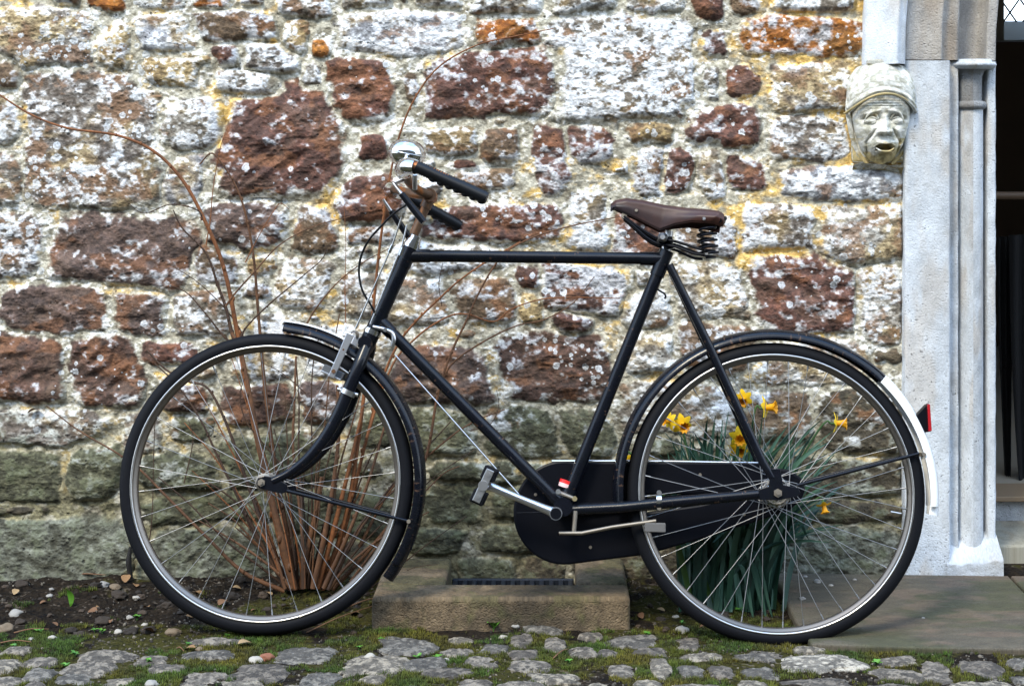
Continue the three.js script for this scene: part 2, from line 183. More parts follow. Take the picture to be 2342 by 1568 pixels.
// colour and fine relief of the whole face
const wallCol = new Uint8Array(TW * TH * 4), wallBump = new Uint8Array(TW * TH * 4);
for (let j = 0; j < TH; j++) {
  const y = px2y(j);
  for (let i = 0; i < TW; i++) {
    const x = px2x(i), k = j * TW + i, s = idMap[k] >= 0 ? stones[idMap[k]] : null;
    const q = eMap[k];
    const f1 = fbm(x * 7, y * 9, 3), f2 = fbm(x * 28 + 40, y * 36, 3), f3 = fbm(x * 110, y * 150 + 9, 3), f4 = n2(x * 470, y * 520) * .7 + n2(x * 250 + 8, y * 280) * .5;
    const strat = n2(x * 14 + f2 * 2, y * 120 + f1 * 4);
    const low = sst(.62, .30, y + f1 * .22 + f2 * .1);                 // green algae growing patchily up from the ground
    // mortar
    const fm = fbm(x * 62 + 15, y * 74 + 31, 3), fb = fbm(x * 12 + 80, y * 15 + 20, 3);
    const och = clamp(sst(-.1, .45, x) * sst(.72, 1.05, y + f1 * .2) * .66 + sst(-.7, -1.6, x) * .16 * sst(.8, 1.2, y) + .10), of = sst(.30 - och * .66, .66 - och * .42, f1 * .8 + f2 * .6 + fm * .3);
    const mm = clamp(.56 + fm * 1.1 + f3 * .35);
    let r = lerp(.20, .56, mm), g = lerp(.178, .53, mm), b = lerp(.125, .43, mm);
    r = lerp(r, lerp(.42, .72, mm), of); g = lerp(g, lerp(.25, .50, mm), of); b = lerp(b, lerp(.06, .17, mm), of);
    const wh = .8 * sst(.05, .5, f2 * .8 + f3 * .6 + fm * .5 - of * .3 - .03); r = lerp(r, .80, wh); g = lerp(g, .805, wh); b = lerp(b, .79, wh);
    const al = low * sst(-.35, .25, f2 + f1 * .5 + .14 + fm * .4); r = lerp(r, .155 * (.5 + mm), al); g = lerp(g, .140 * (.5 + mm), al); b = lerp(b, .082 * (.5 + mm), al);
    const mv = 1 + .45 * f3 + .30 * f4; r *= mv; g *= mv; b *= mv;
    let hgt = .42 + f3 * .3 + f4 * .06 + f2 * .25;
    const smear = sst(.90, 1.03, q + f2 * .13 + fm * .09);              // mortar slurred over the stone's edges
    if (s && smear < 1) {
      const K = KIND[s.kind], light = s.kind === 'P' || s.kind === 'G' || s.kind === 'W' || s.kind === 'Y', m = clamp(.38 + f2 * .9 + fm * .9 + f3 * .4 + (s.t - .5) * .35), v = Math.max(.3, 1 + .6 * f3 + .36 * f4 + .26 * strat + .2 * f1);
      let sr = lerp(K[1][0], K[0][0], m) * v, sg = lerp(K[1][1], K[0][1], m) * v, sb = lerp(K[1][2], K[0][2], m) * v;
      if (light) { const wm = sst(-.05, .35, fb + f2 * .4 + (s.t - .55) * .4) * .8 * (1 - low); sr = lerp(sr, lerp(.22, .62, m) * v, wm); sg = lerp(sg, lerp(.155, .475, m) * v, wm); sb = lerp(sb, lerp(.075, .24, m) * v, wm); }
      if (!light && low < .5) { const gp = sst(.05, .4, fb + fm * .3) * .4; sr = lerp(sr, .130 * v, gp); sg = lerp(sg, .085 * v, gp); sb = lerp(sb, .060 * v, gp * (s.kind === 'O' ? .2 : 1)); const rp = sst(.08, .34, fbm(x * 17 + 33 + s.o, y * 22, 3) + fm * .2) * .42; sr = lerp(sr, .235 * v, rp); sg = lerp(sg, .095 * v, rp); sb = lerp(sb, .035 * v, rp); }
      const rust = light ? sst(.12, .34, fbm(x * 15 + 70 + s.o, y * 19, 3) + f3 * .25) * .7 * (1 - low) : 0; sr = lerp(sr, .21 * v, rust); sg = lerp(sg, .115 * v, rust); sb = lerp(sb, .06 * v, rust);
      const edge = sst(.55, 1, q), th = (light ? .78 : .66) - s.crust * .92 - edge * .34 * (s.crust + .2), cr = sst(th - .22, th + .26, f2 * .85 + fm * .6 + f3 * (light ? .45 : .25) + f1 * .5);
      const ca = 1 - low * .60, wv = (light ? .68 : .50) + f3 * .46 + f4 * .18 + fm * .28;
      sr = lerp(sr, wv * .96 * ca, cr * .84); sg = lerp(sg, wv * .99 * ca, cr * .84); sb = lerp(sb, wv * lerp(1.01, .84, low) * ca, cr * .86);
      const ga = low * sst(0, .4, f2 + f3 * .4) * .5; sr = lerp(sr, .11, ga); sg = lerp(sg, .125, ga); sb = lerp(sb, .065, ga);
      r = lerp(sr, r, smear); g = lerp(sg, g, smear); b = lerp(sb, b, smear);
      hgt = lerp(.5 + f3 * .32 + f4 * .06 + strat * .14 + f2 * .3, hgt, smear);
    }
    const sp = spotMap[k] / 255 * (.8 + .25 * f4); if (sp > 0) { const e = clamp(sp * 1.0) * .92 * (1 - low * .3); const wc = lerp(.40, .82, sp); r = lerp(r, wc * .93, e); g = lerp(g, wc * .98, e); b = lerp(b, wc * 1.02, e); hgt += .04 * sp; }
    const pt = pitMap[k] / 255; if (pt > 0) { r *= 1 - .75 * pt; g *= 1 - .75 * pt; b *= 1 - .75 * pt; hgt -= .35 * pt; }
    const o = k * 4; wallCol[o] = toS(Math.max(r, .006)); wallCol[o + 1] = toS(Math.max(g, .006)); wallCol[o + 2] = toS(Math.max(b, .005)); wallCol[o + 3] = 255;
    const hb = clamp(hgt) * 255; wallBump[o] = wallBump[o + 1] = wallBump[o + 2] = hb; wallBump[o + 3] = 255;
  }
}
const wallMap = dtex(wallCol, TW, TH, true), wallBumpMap = dtex(wallBump, TW, TH, false);
const wallMat = new THREE.MeshStandardMaterial({ map: wallMap, bumpMap: wallBumpMap, bumpScale: .007, roughness: .93 });
const wuv = (x, y) => [(x - WX0) / (WX1 - WX0), (y - WY0) / (WY1 - WY0)];
const wall = thing('stone_wall', 'rubble stone wall of red, brown and pale stones spotted with white lichen', 'wall');
// mortar bed
{
  const nx = 360, ny = 270;
  const g = grid(nx, ny, (a, b) => { const x = lerp(WX0, WX1, a), y = lerp(WY0, WY1, b); return [x, y, -.0025 - .006 * sst(.2, .6, n2(x * 7 + 11, y * 11)) + .004 * fbm(x * 18, y * 18, 3) + .0035 * n2(x * 60, y * 60), ...wuv(x, y)]; });
  part('mortar', g, wallMat, wall);
  part('core', box(WX1 - WX0, WY1 - WY0, .5, (WX0 + WX1) / 2, (WY0 + WY1) / 2, -.275, .002), mat([.3, .28, .23], .95), wall);
}
// the largest in the picture are parts of their own, the few hundred smallest are joined
[...stones].sort((a, b) => (b.a * b.b * (b.cy < 1.6 && b.cx > -1.8 ? 4 : 1)) - (a.a * a.b * (a.cy < 1.6 && a.cx > -1.8 ? 4 : 1))).forEach((s, i) => { s.rank = i; });
const restStones = [];
for (const s of stones) {
  const cell = .0075, ext = 1.34, nu = Math.max(4, Math.round(s.a * 2 * ext / cell)), nv = Math.max(4, Math.round(s.b * 2 * ext / cell)), P = [], T = [], I = [], Q = [];
  for (let j = 0; j <= nv; j++) for (let i = 0; i <= nu; i++) {
    const x = clamp(s.cx + (i / nu * 2 - 1) * s.a * ext, WX0, WX1), y = s.cy + (j / nv * 2 - 1) * s.b * ext, q = eAt(s.id, x, y);
    const sl = (s.t - .5) * 1.4, c = fbm(x * 15 + s.o, y * 20, 3), rid = 1 - Math.abs(fbm(x * 9 + s.o, (y + x * sl) * 24 + 3, 3)) * 2, am = 'RQDO'.includes(s.kind) ? 1.0 : .42;
    const bul = q < 1 ? 1 - Math.pow(q, 7) : 0, h = s.proud * bul + (q < 1.05 ? (c * .020 + (rid - .6) * .013) * am * clamp(1.15 - q * q) : 0) + (y - s.cy) * s.tilt + (x - s.cx) * s.tiltx - (q > .98 ? (q - .98) * .09 : 0);
    P.push(x, y, Math.max(h, -.03)); T.push(...wuv(x, y)); Q.push(q);
  }
  for (let j = 0; j < nv; j++) for (let i = 0; i < nu; i++) { const k = j * (nu + 1) + i, m = k + nu + 1; if (Math.min(Q[k], Q[k + 1], Q[m], Q[m + 1]) < 1.1) I.push(k, k + 1, m + 1, k, m + 1, m); }
  if (!I.length) continue;
  const g = new THREE.BufferGeometry(); g.setAttribute('position', new THREE.Float32BufferAttribute(P, 3)); g.setAttribute('uv', new THREE.Float32BufferAttribute(T, 2)); g.setIndex(I); g.computeVertexNormals();
  if (s.rank > 290) restStones.push(g); else part('stone', g, wallMat, wall);
}
if (restStones.length) part('small_stones', restStones, wallMat, wall).userData.kind = 'stuff';

// ------------------------------------------------------------------ dressed limestone of the doorway
const limeCol = tex(1024, 1024, (x, y, o) => {
  const X = x * 1.2, Y = y * 1.2, f1 = fbm(X * 5, Y * 3, 4), f2 = fbm(X * 30, Y * 24, 3), f4 = n2(X * 400, Y * 400), sp = n2(X * 260 + 3, Y * 260), rs2 = sst(.14, .42, fbm(X * 11 + 50, Y * 4, 4));
  let v = 1 + .36 * fbm(X * 7 + 4, Y * 1.6, 4) + .16 * f1 + .30 * f2 + .13 * f4, r = .48 * v, g = .51 * v, b = .54 * v;
  r = lerp(r, .40 * v, rs2 * .5); g = lerp(g, .35 * v, rs2 * .5); b = lerp(b, .29 * v, rs2 * .5);
  const d = sst(.66, .85, sp) * sst(.0, .3, f2 + f1) * .6; o[0] = r * (1 - d); o[1] = g * (1 - d); o[2] = b * (1 - d);
}, true, MIR);
const limeBump = tex(1024, 1024, (x, y, o) => { const X = x * 1.2, Y = y * 1.2; o[0] = o[1] = o[2] = .5 + .3 * fbm(X * 40, Y * 40, 4) + .15 * n2(X * 380, Y * 380) - .3 * sst(.62, .8, n2(X * 260 + 3, Y * 260)); }, false, MIR);
const lime = new THREE.MeshStandardMaterial({ map: limeCol, bumpMap: limeBump, bumpScale: .0022, roughness: .9 });
const limeTan = new THREE.MeshStandardMaterial({ map: limeCol, bumpMap: limeBump, bumpScale: .0035, roughness: .92, color: new THREE.Color().setRGB(.70, .62, .54) });
const limeGrey = new THREE.MeshStandardMaterial({ map: limeCol, bumpMap: limeBump, bumpScale: .003, roughness: .85, color: new THREE.Color().setRGB(.42, .41, .40) });
const limeWhite = new THREE.MeshStandardMaterial({ map: limeCol, bumpMap: limeBump, bumpScale: .002, roughness: .9, color: new THREE.Color().setRGB(1.12, 1.12, 1.12) });
const jx = (u) => (u - PX) / F * (CAMZ - .02) + CAMX;                         // picture column -> x at the jamb face
const SPRING = W(0, 137, .03).y, ARX = jx(2289) + 1.65;                 // arch springing height and centre
// carry a moulding profile (x, z) up the jamb and round the arch
function sweep(prof, y0, y1, arc = 0, ny = 24, jit = .0012) {
  const rows = [];
  for (let j = 0; j <= ny; j++) rows.push([lerp(y0, y1, j / ny), 0]);
  if (arc) for (let j = 1; j <= 16; j++) rows.push([y1, arc * j / 16]);
  const pts = []; for (let i = 0; i < prof.length - 1; i++) { const [x0, z0] = prof[i], [x1, z1] = prof[i + 1], n = Math.max(1, Math.ceil(Math.hypot(x1 - x0, z1 - z0) / .008)); for (let m = 0; m < n; m++) pts.push([lerp(x0, x1, m / n), lerp(z0, z1, m / n)]); } pts.push(prof[prof.length - 1]);
  let len = [0]; for (let i = 1; i < pts.length; i++) len.push(len[i - 1] + Math.hypot(pts[i][0] - pts[i - 1][0], pts[i][1] - pts[i - 1][1]));
  const g = grid(pts.length - 1, rows.length - 1, (a, b) => { const i = Math.round(a * (pts.length - 1)), j = Math.round(b * (rows.length - 1)), [px, pz] = pts[i], [y, th] = rows[j], R = ARX - px, x = ARX - R * Math.cos(th), yy = y + R * Math.sin(th); return [x + jit * n2(yy * 30, i * 1.7), yy, pz + jit * n2(yy * 26 + 40, i * 1.3), len[i] / 1.2 + .13, (y + R * th) / 1.2]; });
  return g;
}
const jambLow = [[jx(2066), -.03], [jx(2067.5), .030], [jx(2070), .034], [jx(2168), .034], [jx(2170), .031], [jx(2171.5), .018], [jx(2173), -.002], [jx(2182), -.010], [jx(2192), -.006], [jx(2197), -.004], [jx(2197.6), -.03], [jx(2199), -.06], [jx(2206), -.085], [jx(2232), -.095], [jx(2258), -.072], [jx(2267), -.052], [jx(2269), -.03], [jx(2271), -.026], [jx(2286), -.026], [jx(2289), -.03], [jx(2289), -.37]];
const jambUp = [[jx(2066), -.03], [jx(2067.5), .026], [jx(2070), .030], [jx(2088), .022], [jx(2110), .016], [jx(2135), .018], [jx(2150), .030], [jx(2153), .028], [jx(2156), .010], [jx(2170), .0], [jx(2190), .006], [jx(2195), .0], [jx(2198), -.035], [jx(2206), -.066], [jx(2232), -.078], [jx(2256), -.072], [jx(2264), -.05], [jx(2267), -.024], [jx(2286), -.026], [jx(2289), -.03], [jx(2289), -.37]];
const surround = thing('door_surround', 'pale moulded limestone door jamb with slim attached shaft and ringed capital', 'doorway');
const JB = .03;
part('jamb', sweep(jambLow, JB, SPRING - .0015, 0, 60), lime, surround);
part('arch_block', sweep(jambUp, SPRING + .0015, SPRING + .01, .75, 2), limeTan, surround);
part('joint', box(jx(2262) - jx(2072), .02, .02, (jx(2072) + jx(2262)) / 2, SPRING, -.10, .001), mat([.12, .1, .08], .95), surround);
const SX = jx(2232), SZ = -.040;
const lathe = (prof, x, y, z, seg = 36) => { const g = new THREE.LatheGeometry(prof.map(([r, h]) => new THREE.Vector2(r, h)), seg); g.translate(x, y, z); const uv = g.attributes.uv; for (let i = 0; i < uv.count; i++) uv.setXY(i, uv.getX(i) * .3, g.attributes.position.getY(i) / 1.2); return g; };
const yAt = (v, z = .0) => W(0, v, z).y;
const YB = yAt(1252, SZ), YN = yAt(240, SZ), YC = yAt(150, SZ);
part('shaft', lathe([[.0345, YB - .02], [.0345, YB + .3], [.034, YB + .8], [.0342, YN]], SX, 0, SZ), lime, surround);
part('necking_ring', lathe([[.030, -.012], [.038, -.0115], [.043, -.006], [.044, 0], [.042, .006], [.036, .010], [.030, .011]], SX, YN, SZ), limeGrey, surround);
part('capital_bell', lathe([[.031, YN + .008], [.031, YC - .05], [.032, YC - .03], [.038, YC - .015], [.052, YC - .008]], SX, 0, SZ), limeGrey, surround);  // grey for its stain, with shade under the ring put into the colour
part('capital_ring', lathe([[.03, -.011], [.048, -.0105], [.058, -.008], [.0655, -.002], [.0665, .003], [.062, .008], [.055, .0095], [.054, .013], [.052, .016], [.03, .0165]], SX + .003, YC, SZ), lime, surround);
// plinth under the shaft, its sloped top weathered and chipped
{
  const x0 = jx(2163), x1 = jx(2292), g = grid(26, 22, (a, b) => {
    const x = lerp(x0, x1, a), c = .006 * n2(x * 60, 3) + .004 * n2(x * 160, 9); let y, z;
    if (b < .45) { y = lerp(.02, .0655 + c * .5 + sst(.55, 1, a) * .012, b / .45); z = .037 + .001 * n2(x * 90, y * 90); }
    else { const t = (b - .45) / .55; y = lerp(.0655 + c * .5 + sst(.55, 1, a) * .012, .134 + .012 * sst(.3, 0, a), t); z = lerp(.037, -.05, t) + .003 * n2(x * 70, t * 9); }
    return [x, y, z, x / 1.2, y / 1.2 + z];
  });
  part('plinth', g, lime, surround);
  part('plinth_side', grid(2, 2, (a, b) => [x1, lerp(.02, lerp(.0775, .134, a), b), lerp(.037, -.05, a), a * .1, b * .1]), lime, surround);
}
// hood mould and the carved head that stops it
const hood = thing('hood_mould', 'whitish stone hood mould with central ridge dropping onto the carved head', 'moulding');
part('moulding', sweep([[jx(1974), -.02], [jx(1974), .012], [jx(1977), .030], [jx(1990), .040], [jx(2010), .052], [jx(2036), .076], [jx(2039), .082], [jx(2043), .080], [jx(2050), .070], [jx(2060), .062], [jx(2064), .055], [jx(2065.5), .02], [jx(2065.5), -.02]], yAt(146, .06), yAt(136, .06), .75, 3, .0008), limeWhite, hood);
const headCol = tex(512, 512, (x, y, o) => {
  const f = fbm(x * 9, y * 9, 4), h = fbm(x * 40 + 7, y * 40, 3), oc = sst(.0, .25, fbm(x * 7 + 20, y * 7 + 3, 3) + (y < .22 ? .22 : -.45)), gr = sst(-.05, .35, fbm(x * 24 + 60, y * 24, 4));
  const v = 1 + .35 * f + .35 * h; let c = [.64 * v, .63 * v, .57 * v]; c = [lerp(c[0], .46 * v, oc), lerp(c[1], .36 * v, oc), lerp(c[2], .17 * v, oc)];
  o[0] = lerp(c[0], .25 * v, gr * .5); o[1] = lerp(c[1], .23 * v, gr * .5); o[2] = lerp(c[2], .12 * v, gr * .5);
}, true, MIR);
const headMat = new THREE.MeshStandardMaterial({ map: headCol, bumpMap: limeBump, bumpScale: .002, roughness: .92 });
{
  const hx = W(2021, 0, .06).x, hy = W(0, 372, .06).y;
  const hd = thing('carved_head', 'weathered carved stone head with open mouth and brimmed cap', 'sculpture', V(hx, hy, .012));
  const gs = (x, y, cx, cy, sx, sy) => Math.exp(-((x - cx) ** 2) / (sx * sx) - ((y - cy) ** 2) / (sy * sy));
  const huv = (g) => { const q = g.attributes.position, uv = new Float32Array(q.count * 2); for (let i = 0; i < q.count; i++) { uv[i * 2] = q.getX(i) * 3 + .5; uv[i * 2 + 1] = q.getY(i) * 3.4; } g.setAttribute('uv', new THREE.BufferAttribute(uv, 2)); return g; };
  const hw = (y) => { const K = [[-.004, .006], [.004, .026], [.02, .042], [.045, .057], [.075, .067], [.11, .0755], [.15, .078], [.19, .077]]; for (let i = 1; i < K.length; i++) if (y <= K[i][0]) return lerp(K[i - 1][1], K[i][1], clamp((y - K[i - 1][0]) / (K[i][0] - K[i - 1][0]))); return .07; };
  const face = grid(96, 120, (a, b) => {
    const y0 = lerp(-.004, .19, b), ang = (a - .5) * Math.PI * 1.06, w = hw(y0), dpt = lerp(.030, .062, sst(-.004, .05, y0)) + .012 * sst(.05, .16, y0);
    const x = w * Math.sin(ang); let z = dpt * Math.pow(Math.max(0, Math.cos(ang)), .75) + (Math.cos(ang) < 0 ? Math.cos(ang) * .02 : 0);
    const ax = Math.abs(x);
    const nt = clamp((.126 - y0) / .046), nw = lerp(.0065, .0125, nt);                       // nose
    if (y0 > .07 && y0 < .135) z += Math.exp(-(x * x) / (nw * nw)) * lerp(.007, .027, nt) * sst(.072, .082, y0) * sst(.135, .122, y0);
    z += .011 * gs(ax, y0, .0165, .0815, .0070, .0065);                                       // nostrils' wings
    z -= .008 * gs(ax, y0, .009, .0745, .005, .0035);
    z -= .030 * gs(ax, y0, .036, .1150, .0235, .0135);                                       // eye sockets
    z += .0165 * gs(ax, y0, .0350, .1110, .0165, .0080);                                      // eyeballs
    z -= .007 * gs(ax, y0, .0345, .1125, .0036, .0034);
    z -= .007 * gs(ax, y0, .035, .1190 - .2 * Math.abs(ax - .034), .019, .0019);               // upper lid
    z += .0085 * gs(ax, y0, .036, .1325 - .9 * (ax - .03) * .35, .022, .0052);                // brows, sloping outwards
    z += .005 * gs(ax, y0, .043, .088, .016, .014);                                           // cheeks
    const fold = y0 > .055 ? lerp(.023, .044, (.088 - y0) / .033) : lerp(.044, .033, (.055 - y0) / .05); if (y0 > .006 && y0 < .094) z -= .010 * Math.exp(-((ax - fold) ** 2) / (.0040 ** 2)) * sst(.006, .03, y0) * sst(.094, .084, y0);
    const mo = Math.pow(Math.abs((x - .002) / .0245), 4) + Math.pow(Math.abs((y0 - .0415 + .004 * Math.pow(x / .024, 2)) / .0092), 4);
    z += .008 * gs(x, y0, .002, .054, .024, .005) + .009 * gs(x, y0, .002, .0295, .019, .0055);   // lips
    z -= .040 * (1 - sst(.5, 1.1, mo));                                                      // open mouth
    z += .005 * gs(x, y0, 0, .012, .016, .01);                                                 // chin
    z -= .0016 * Math.sin(y0 * 900) * gs(x, y0, 0, .155, .05, .012);
    z += .0009 * n2(x * 260, y0 * 260) + .0016 * fbm(x * 110 + 5, y0 * 110, 3);
    return [x, y0, z, x * 3 + .5, y0 * 3.4];
  });
  part('face', face, headMat, hd);
  for (const s of [-1, 1]) {
    part('eye', huv(ico(4, (t) => { t.set(t.x * .0145 + s * .0345, t.y * .0072 + .1112, t.z * .0065 + .0575 - Math.abs(t.x * s - .2) * .001); })), headMat, hd);
    const arc = (dy, k, r, z) => tube([...Array(7)].map((_, i) => { const q = i / 6 * 2 - 1; return V(s * .0345 + q * .0185, .1112 + dy * (1 - q * q) + k * q * s, z - .009 * q * q - .004 * q * s); }), [r * .5, r, r, r * 1.1, r, r, r * .5], 7, 18);
    part('eyelid', huv(arc(.0084, -.0022, .0016, .0620)), headMat, hd); part('eyelid', huv(arc(-.0074, -.0022, .0012, .0600)), headMat, hd);
    part('brow', huv(arc(.0225, -.0045, .0030, .0655)), headMat, hd);
  }
  part('lip', huv(tube([V(-.022, .047, .058), V(-.010, .0525, .0655), V(.002, .0515, .0675), V(.014, .0525, .0655), V(.026, .047, .058)], [.0015, .0026, .0026, .0026, .0015], 8, 18)), headMat, hd);
  part('lip', huv(tube([V(-.022, .039, .057), V(-.010, .0315, .063), V(.002, .0302, .065), V(.014, .0315, .063), V(.026, .039, .057)], [.0015, .0026, .0030, .0026, .0015], 8, 18)), headMat, hd);
  part('coif', [-1, 1].map((s) => tube([V(s * .085, .17, .004), V(s * .086, .14, .006), V(s * .083, .11, .006), V(s * .074, .065, .004), V(s * .057, .025, .0), V(s * .032, -.004, .0)], [.007, .0075, .007, .0065, .006, .005], 10, 20)).map(huv), headMat, hd);
  part('backing', box(.150, .20, .03, 0, .10, -.012, .01), headMat, hd);
  part('ledge', grid(20, 6, (a, b) => { const x = lerp(-.075, .06, a); return [x, lerp(-.03, -.004, b) + .004 * n2(x * 50, b * 3), lerp(-.015, .034, b) * (1 - Math.abs(x) * 4), a, b * .3]; }), headMat, hd);
  const cap = grid(64, 36, (a, b) => {
    const ang = (a - .5) * Math.PI * 1.04, s = Math.sin(ang), c = Math.max(-.1, Math.cos(ang)), t = b;
    const prof = t < .1 ? lerp(.084, .0935, sst(0, .1, t)) : t < .22 ? lerp(.0935, .0885, sst(.1, .22, t)) : t < .27 ? lerp(.0885, .0905, sst(.22, .27, t)) : .0905 * Math.pow(Math.max(0, 1 - Math.pow((t - .27) / .73, 3) * .5), .6);
    const droop = .052 * s * s * (1 - t * .8), y = .183 + .083 * t - droop;
    return [prof * s + (s > 0 ? .004 * s : 0), y, prof * .95 * c * (1 - .25 * t) + .001 * n2(ang * 8, t * 20), a * .9, .75 + t * .5];
  });
  part('cap', cap, headMat, hd);
  part('brim_cord', tube([...Array(17)].map((_, i) => { const an = (i / 16 - .5) * Math.PI * 1.0, s = Math.sin(an); return V(.0945 * s, .1815 - .050 * s * s, .0895 * Math.cos(an)); }), .0034, 8, 40), headMat, hd);
  part('cap_top', box(.086, .014, .05, .002, .2655, .02, .005), headMat, hd);
}
// right-hand jamb and lintel of the doorway, beyond the picture, closing the opening
{
  const o = thing('far_door_jamb', 'plain limestone jamb on the far side of the doorway', 'doorway');
  part('jamb', box(.35, 2.9, .5, 2.35, 1.45, -.22, .006), lime, o);
  const l = thing('upper_wall', 'plain stone walling over the doorway', 'wall');
  part('block', box(2.3, .6, .5, 1.5, 2.62, -.24, .006), limeTan, l);
  const wr = thing('side_wall', 'plain rubble walling beyond the far door jamb', 'wall');
  part('block', box(1.5, 2.9, .5, 3.28, 1.45, -.24, .006), limeTan, wr);
}
// ------------------------------------------------------------------ steps and dark interior
const stepMat = new THREE.MeshStandardMaterial({ map: limeCol, bumpMap: limeBump, bumpScale: .003, roughness: .95, color: new THREE.Color().setRGB(.52, .47, .36) });
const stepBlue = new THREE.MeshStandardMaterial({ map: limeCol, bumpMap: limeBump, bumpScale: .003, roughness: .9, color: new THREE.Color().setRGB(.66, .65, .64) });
{
  const xa = jx(2288) + .004, o = thing('door_step', 'worn low stone step in the doorway', 'step'); part('tread', planarUV(box(1.24, .085, .31, xa + .62, .0375, -.265, .008), 1), stepMat, o);
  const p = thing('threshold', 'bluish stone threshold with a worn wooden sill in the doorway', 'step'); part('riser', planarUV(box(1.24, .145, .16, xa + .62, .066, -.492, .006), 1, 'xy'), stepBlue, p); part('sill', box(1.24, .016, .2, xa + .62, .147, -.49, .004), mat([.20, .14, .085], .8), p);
}
const darkWall = mat([.42, .39, .33], .95), plaster = mat([.42, .39, .33], .95), darkWood = mat([.11, .070, .042], .6);
{
  const room = new THREE.Group(); room.name = 'interior'; room.userData = { kind: 'structure' }; scene.add(room);
  part('floor', box(3.6, .1, 4, 2.1, .09, -2.6, .002), mat([.28, .25, .20], .9), room);
  part('ceiling', box(3.8, .1, 4.2, 2.1, 3.6, -2.6, .002), darkWood, room);
  part('side_wall', box(.1, 3.6, 3.6, .62, 1.75, -2.35, .002), darkWall, room);
  part('side_wall', box(.1, 3.6, 4, 3.95, 1.75, -2.6, .002), darkWall, room);
  part('front_wall', box(3.3, .9, .1, 2.2, 3.25, -.45, .002), darkWall, room);
  part('front_wall', box(1.7, 2.9, .06, 3.1, 1.45, -.53, .002), darkWall, room);
  const zb = -4.3, wx0 = W(2297, 0, zb).x, wx1 = wx0 + .62, wy0 = W(0, 52, zb).y, wy1 = 3.3;    // back wall with a window opening
  part('back_wall', [box(wx0 - .5, 3.7, .3, (wx0 + .5) / 2, 1.75, zb - .15, .002), box(4 - wx1, 3.7, .3, (wx1 + 4) / 2, 1.75, zb - .15, .002), box(wx1 - wx0, wy0 - .09, .3, (wx0 + wx1) / 2, (wy0 - .09) / 2, zb - .15, .002), box(wx1 - wx0, 3.7 - wy1, .3, (wx0 + wx1) / 2, (3.7 + wy1) / 2, zb - .15, .002)], plaster, room);
  part('added_panelling', box(3.3, 1.62, .05, 2.3, .81 + .1, zb + .05, .004), darkWood, room);  // wood cladding made up to darken the view through the doorway
  const lw = thing('leaded_window', 'bright diamond leaded window far inside the dark doorway', 'window');
  part('sill', grid(4, 4, (a, b) => [lerp(wx0, wx1, a), lerp(wy0 - .1, wy0 + .03, b), lerp(zb, zb - .28, b), a, b]), plaster, lw);
  const zg = zb - .27, dw = .105, dh = .15, gl = phys([.92, .97, 1], .25, 0, { transmission: 1, thickness: 0 }), lead = mat([.05, .05, .055], .6, .5), bars = [];
  for (let r = 0; r * dh / 2 < wy1 - wy0; r++) for (let c = 0; c * dw < wx1 - wx0; c++) { const x = wx0 + c * dw + (r % 2) * dw / 2, y = wy0 + r * dh / 2; part('pane', new THREE.ShapeGeometry(new THREE.Shape([[0, -dh / 2], [dw / 2, 0], [0, dh / 2], [-dw / 2, 0]].map(([a, b]) => new THREE.Vector2(x + a * .94, y + b * .94)))).translate(0, 0, zg), gl, lw); bars.push(tube([V(x, y - dh / 2, zg), V(x + dw / 2, y, zg)], .005, 5), tube([V(x, y - dh / 2, zg), V(x - dw / 2, y, zg)], .005, 5)); }
  part('lead', bars, lead, lw);
  // black cloth hanging just inside
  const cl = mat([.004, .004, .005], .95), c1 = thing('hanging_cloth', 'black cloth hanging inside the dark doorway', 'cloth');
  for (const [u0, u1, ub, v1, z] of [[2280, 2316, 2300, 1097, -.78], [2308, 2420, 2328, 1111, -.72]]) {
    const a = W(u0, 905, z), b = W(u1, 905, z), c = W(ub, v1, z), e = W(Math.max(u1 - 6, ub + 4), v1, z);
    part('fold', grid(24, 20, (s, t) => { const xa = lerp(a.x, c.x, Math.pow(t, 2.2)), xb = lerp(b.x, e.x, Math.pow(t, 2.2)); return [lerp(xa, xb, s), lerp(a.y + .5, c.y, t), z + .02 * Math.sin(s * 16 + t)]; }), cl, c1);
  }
  part('rail', tube([V(a_(2270), 1.02, -.75), V(a_(2500), 1.02, -.75)], .012, 8), darkWood, c1);
  function a_(u) { return W(u, 0, -.75).x; }
}

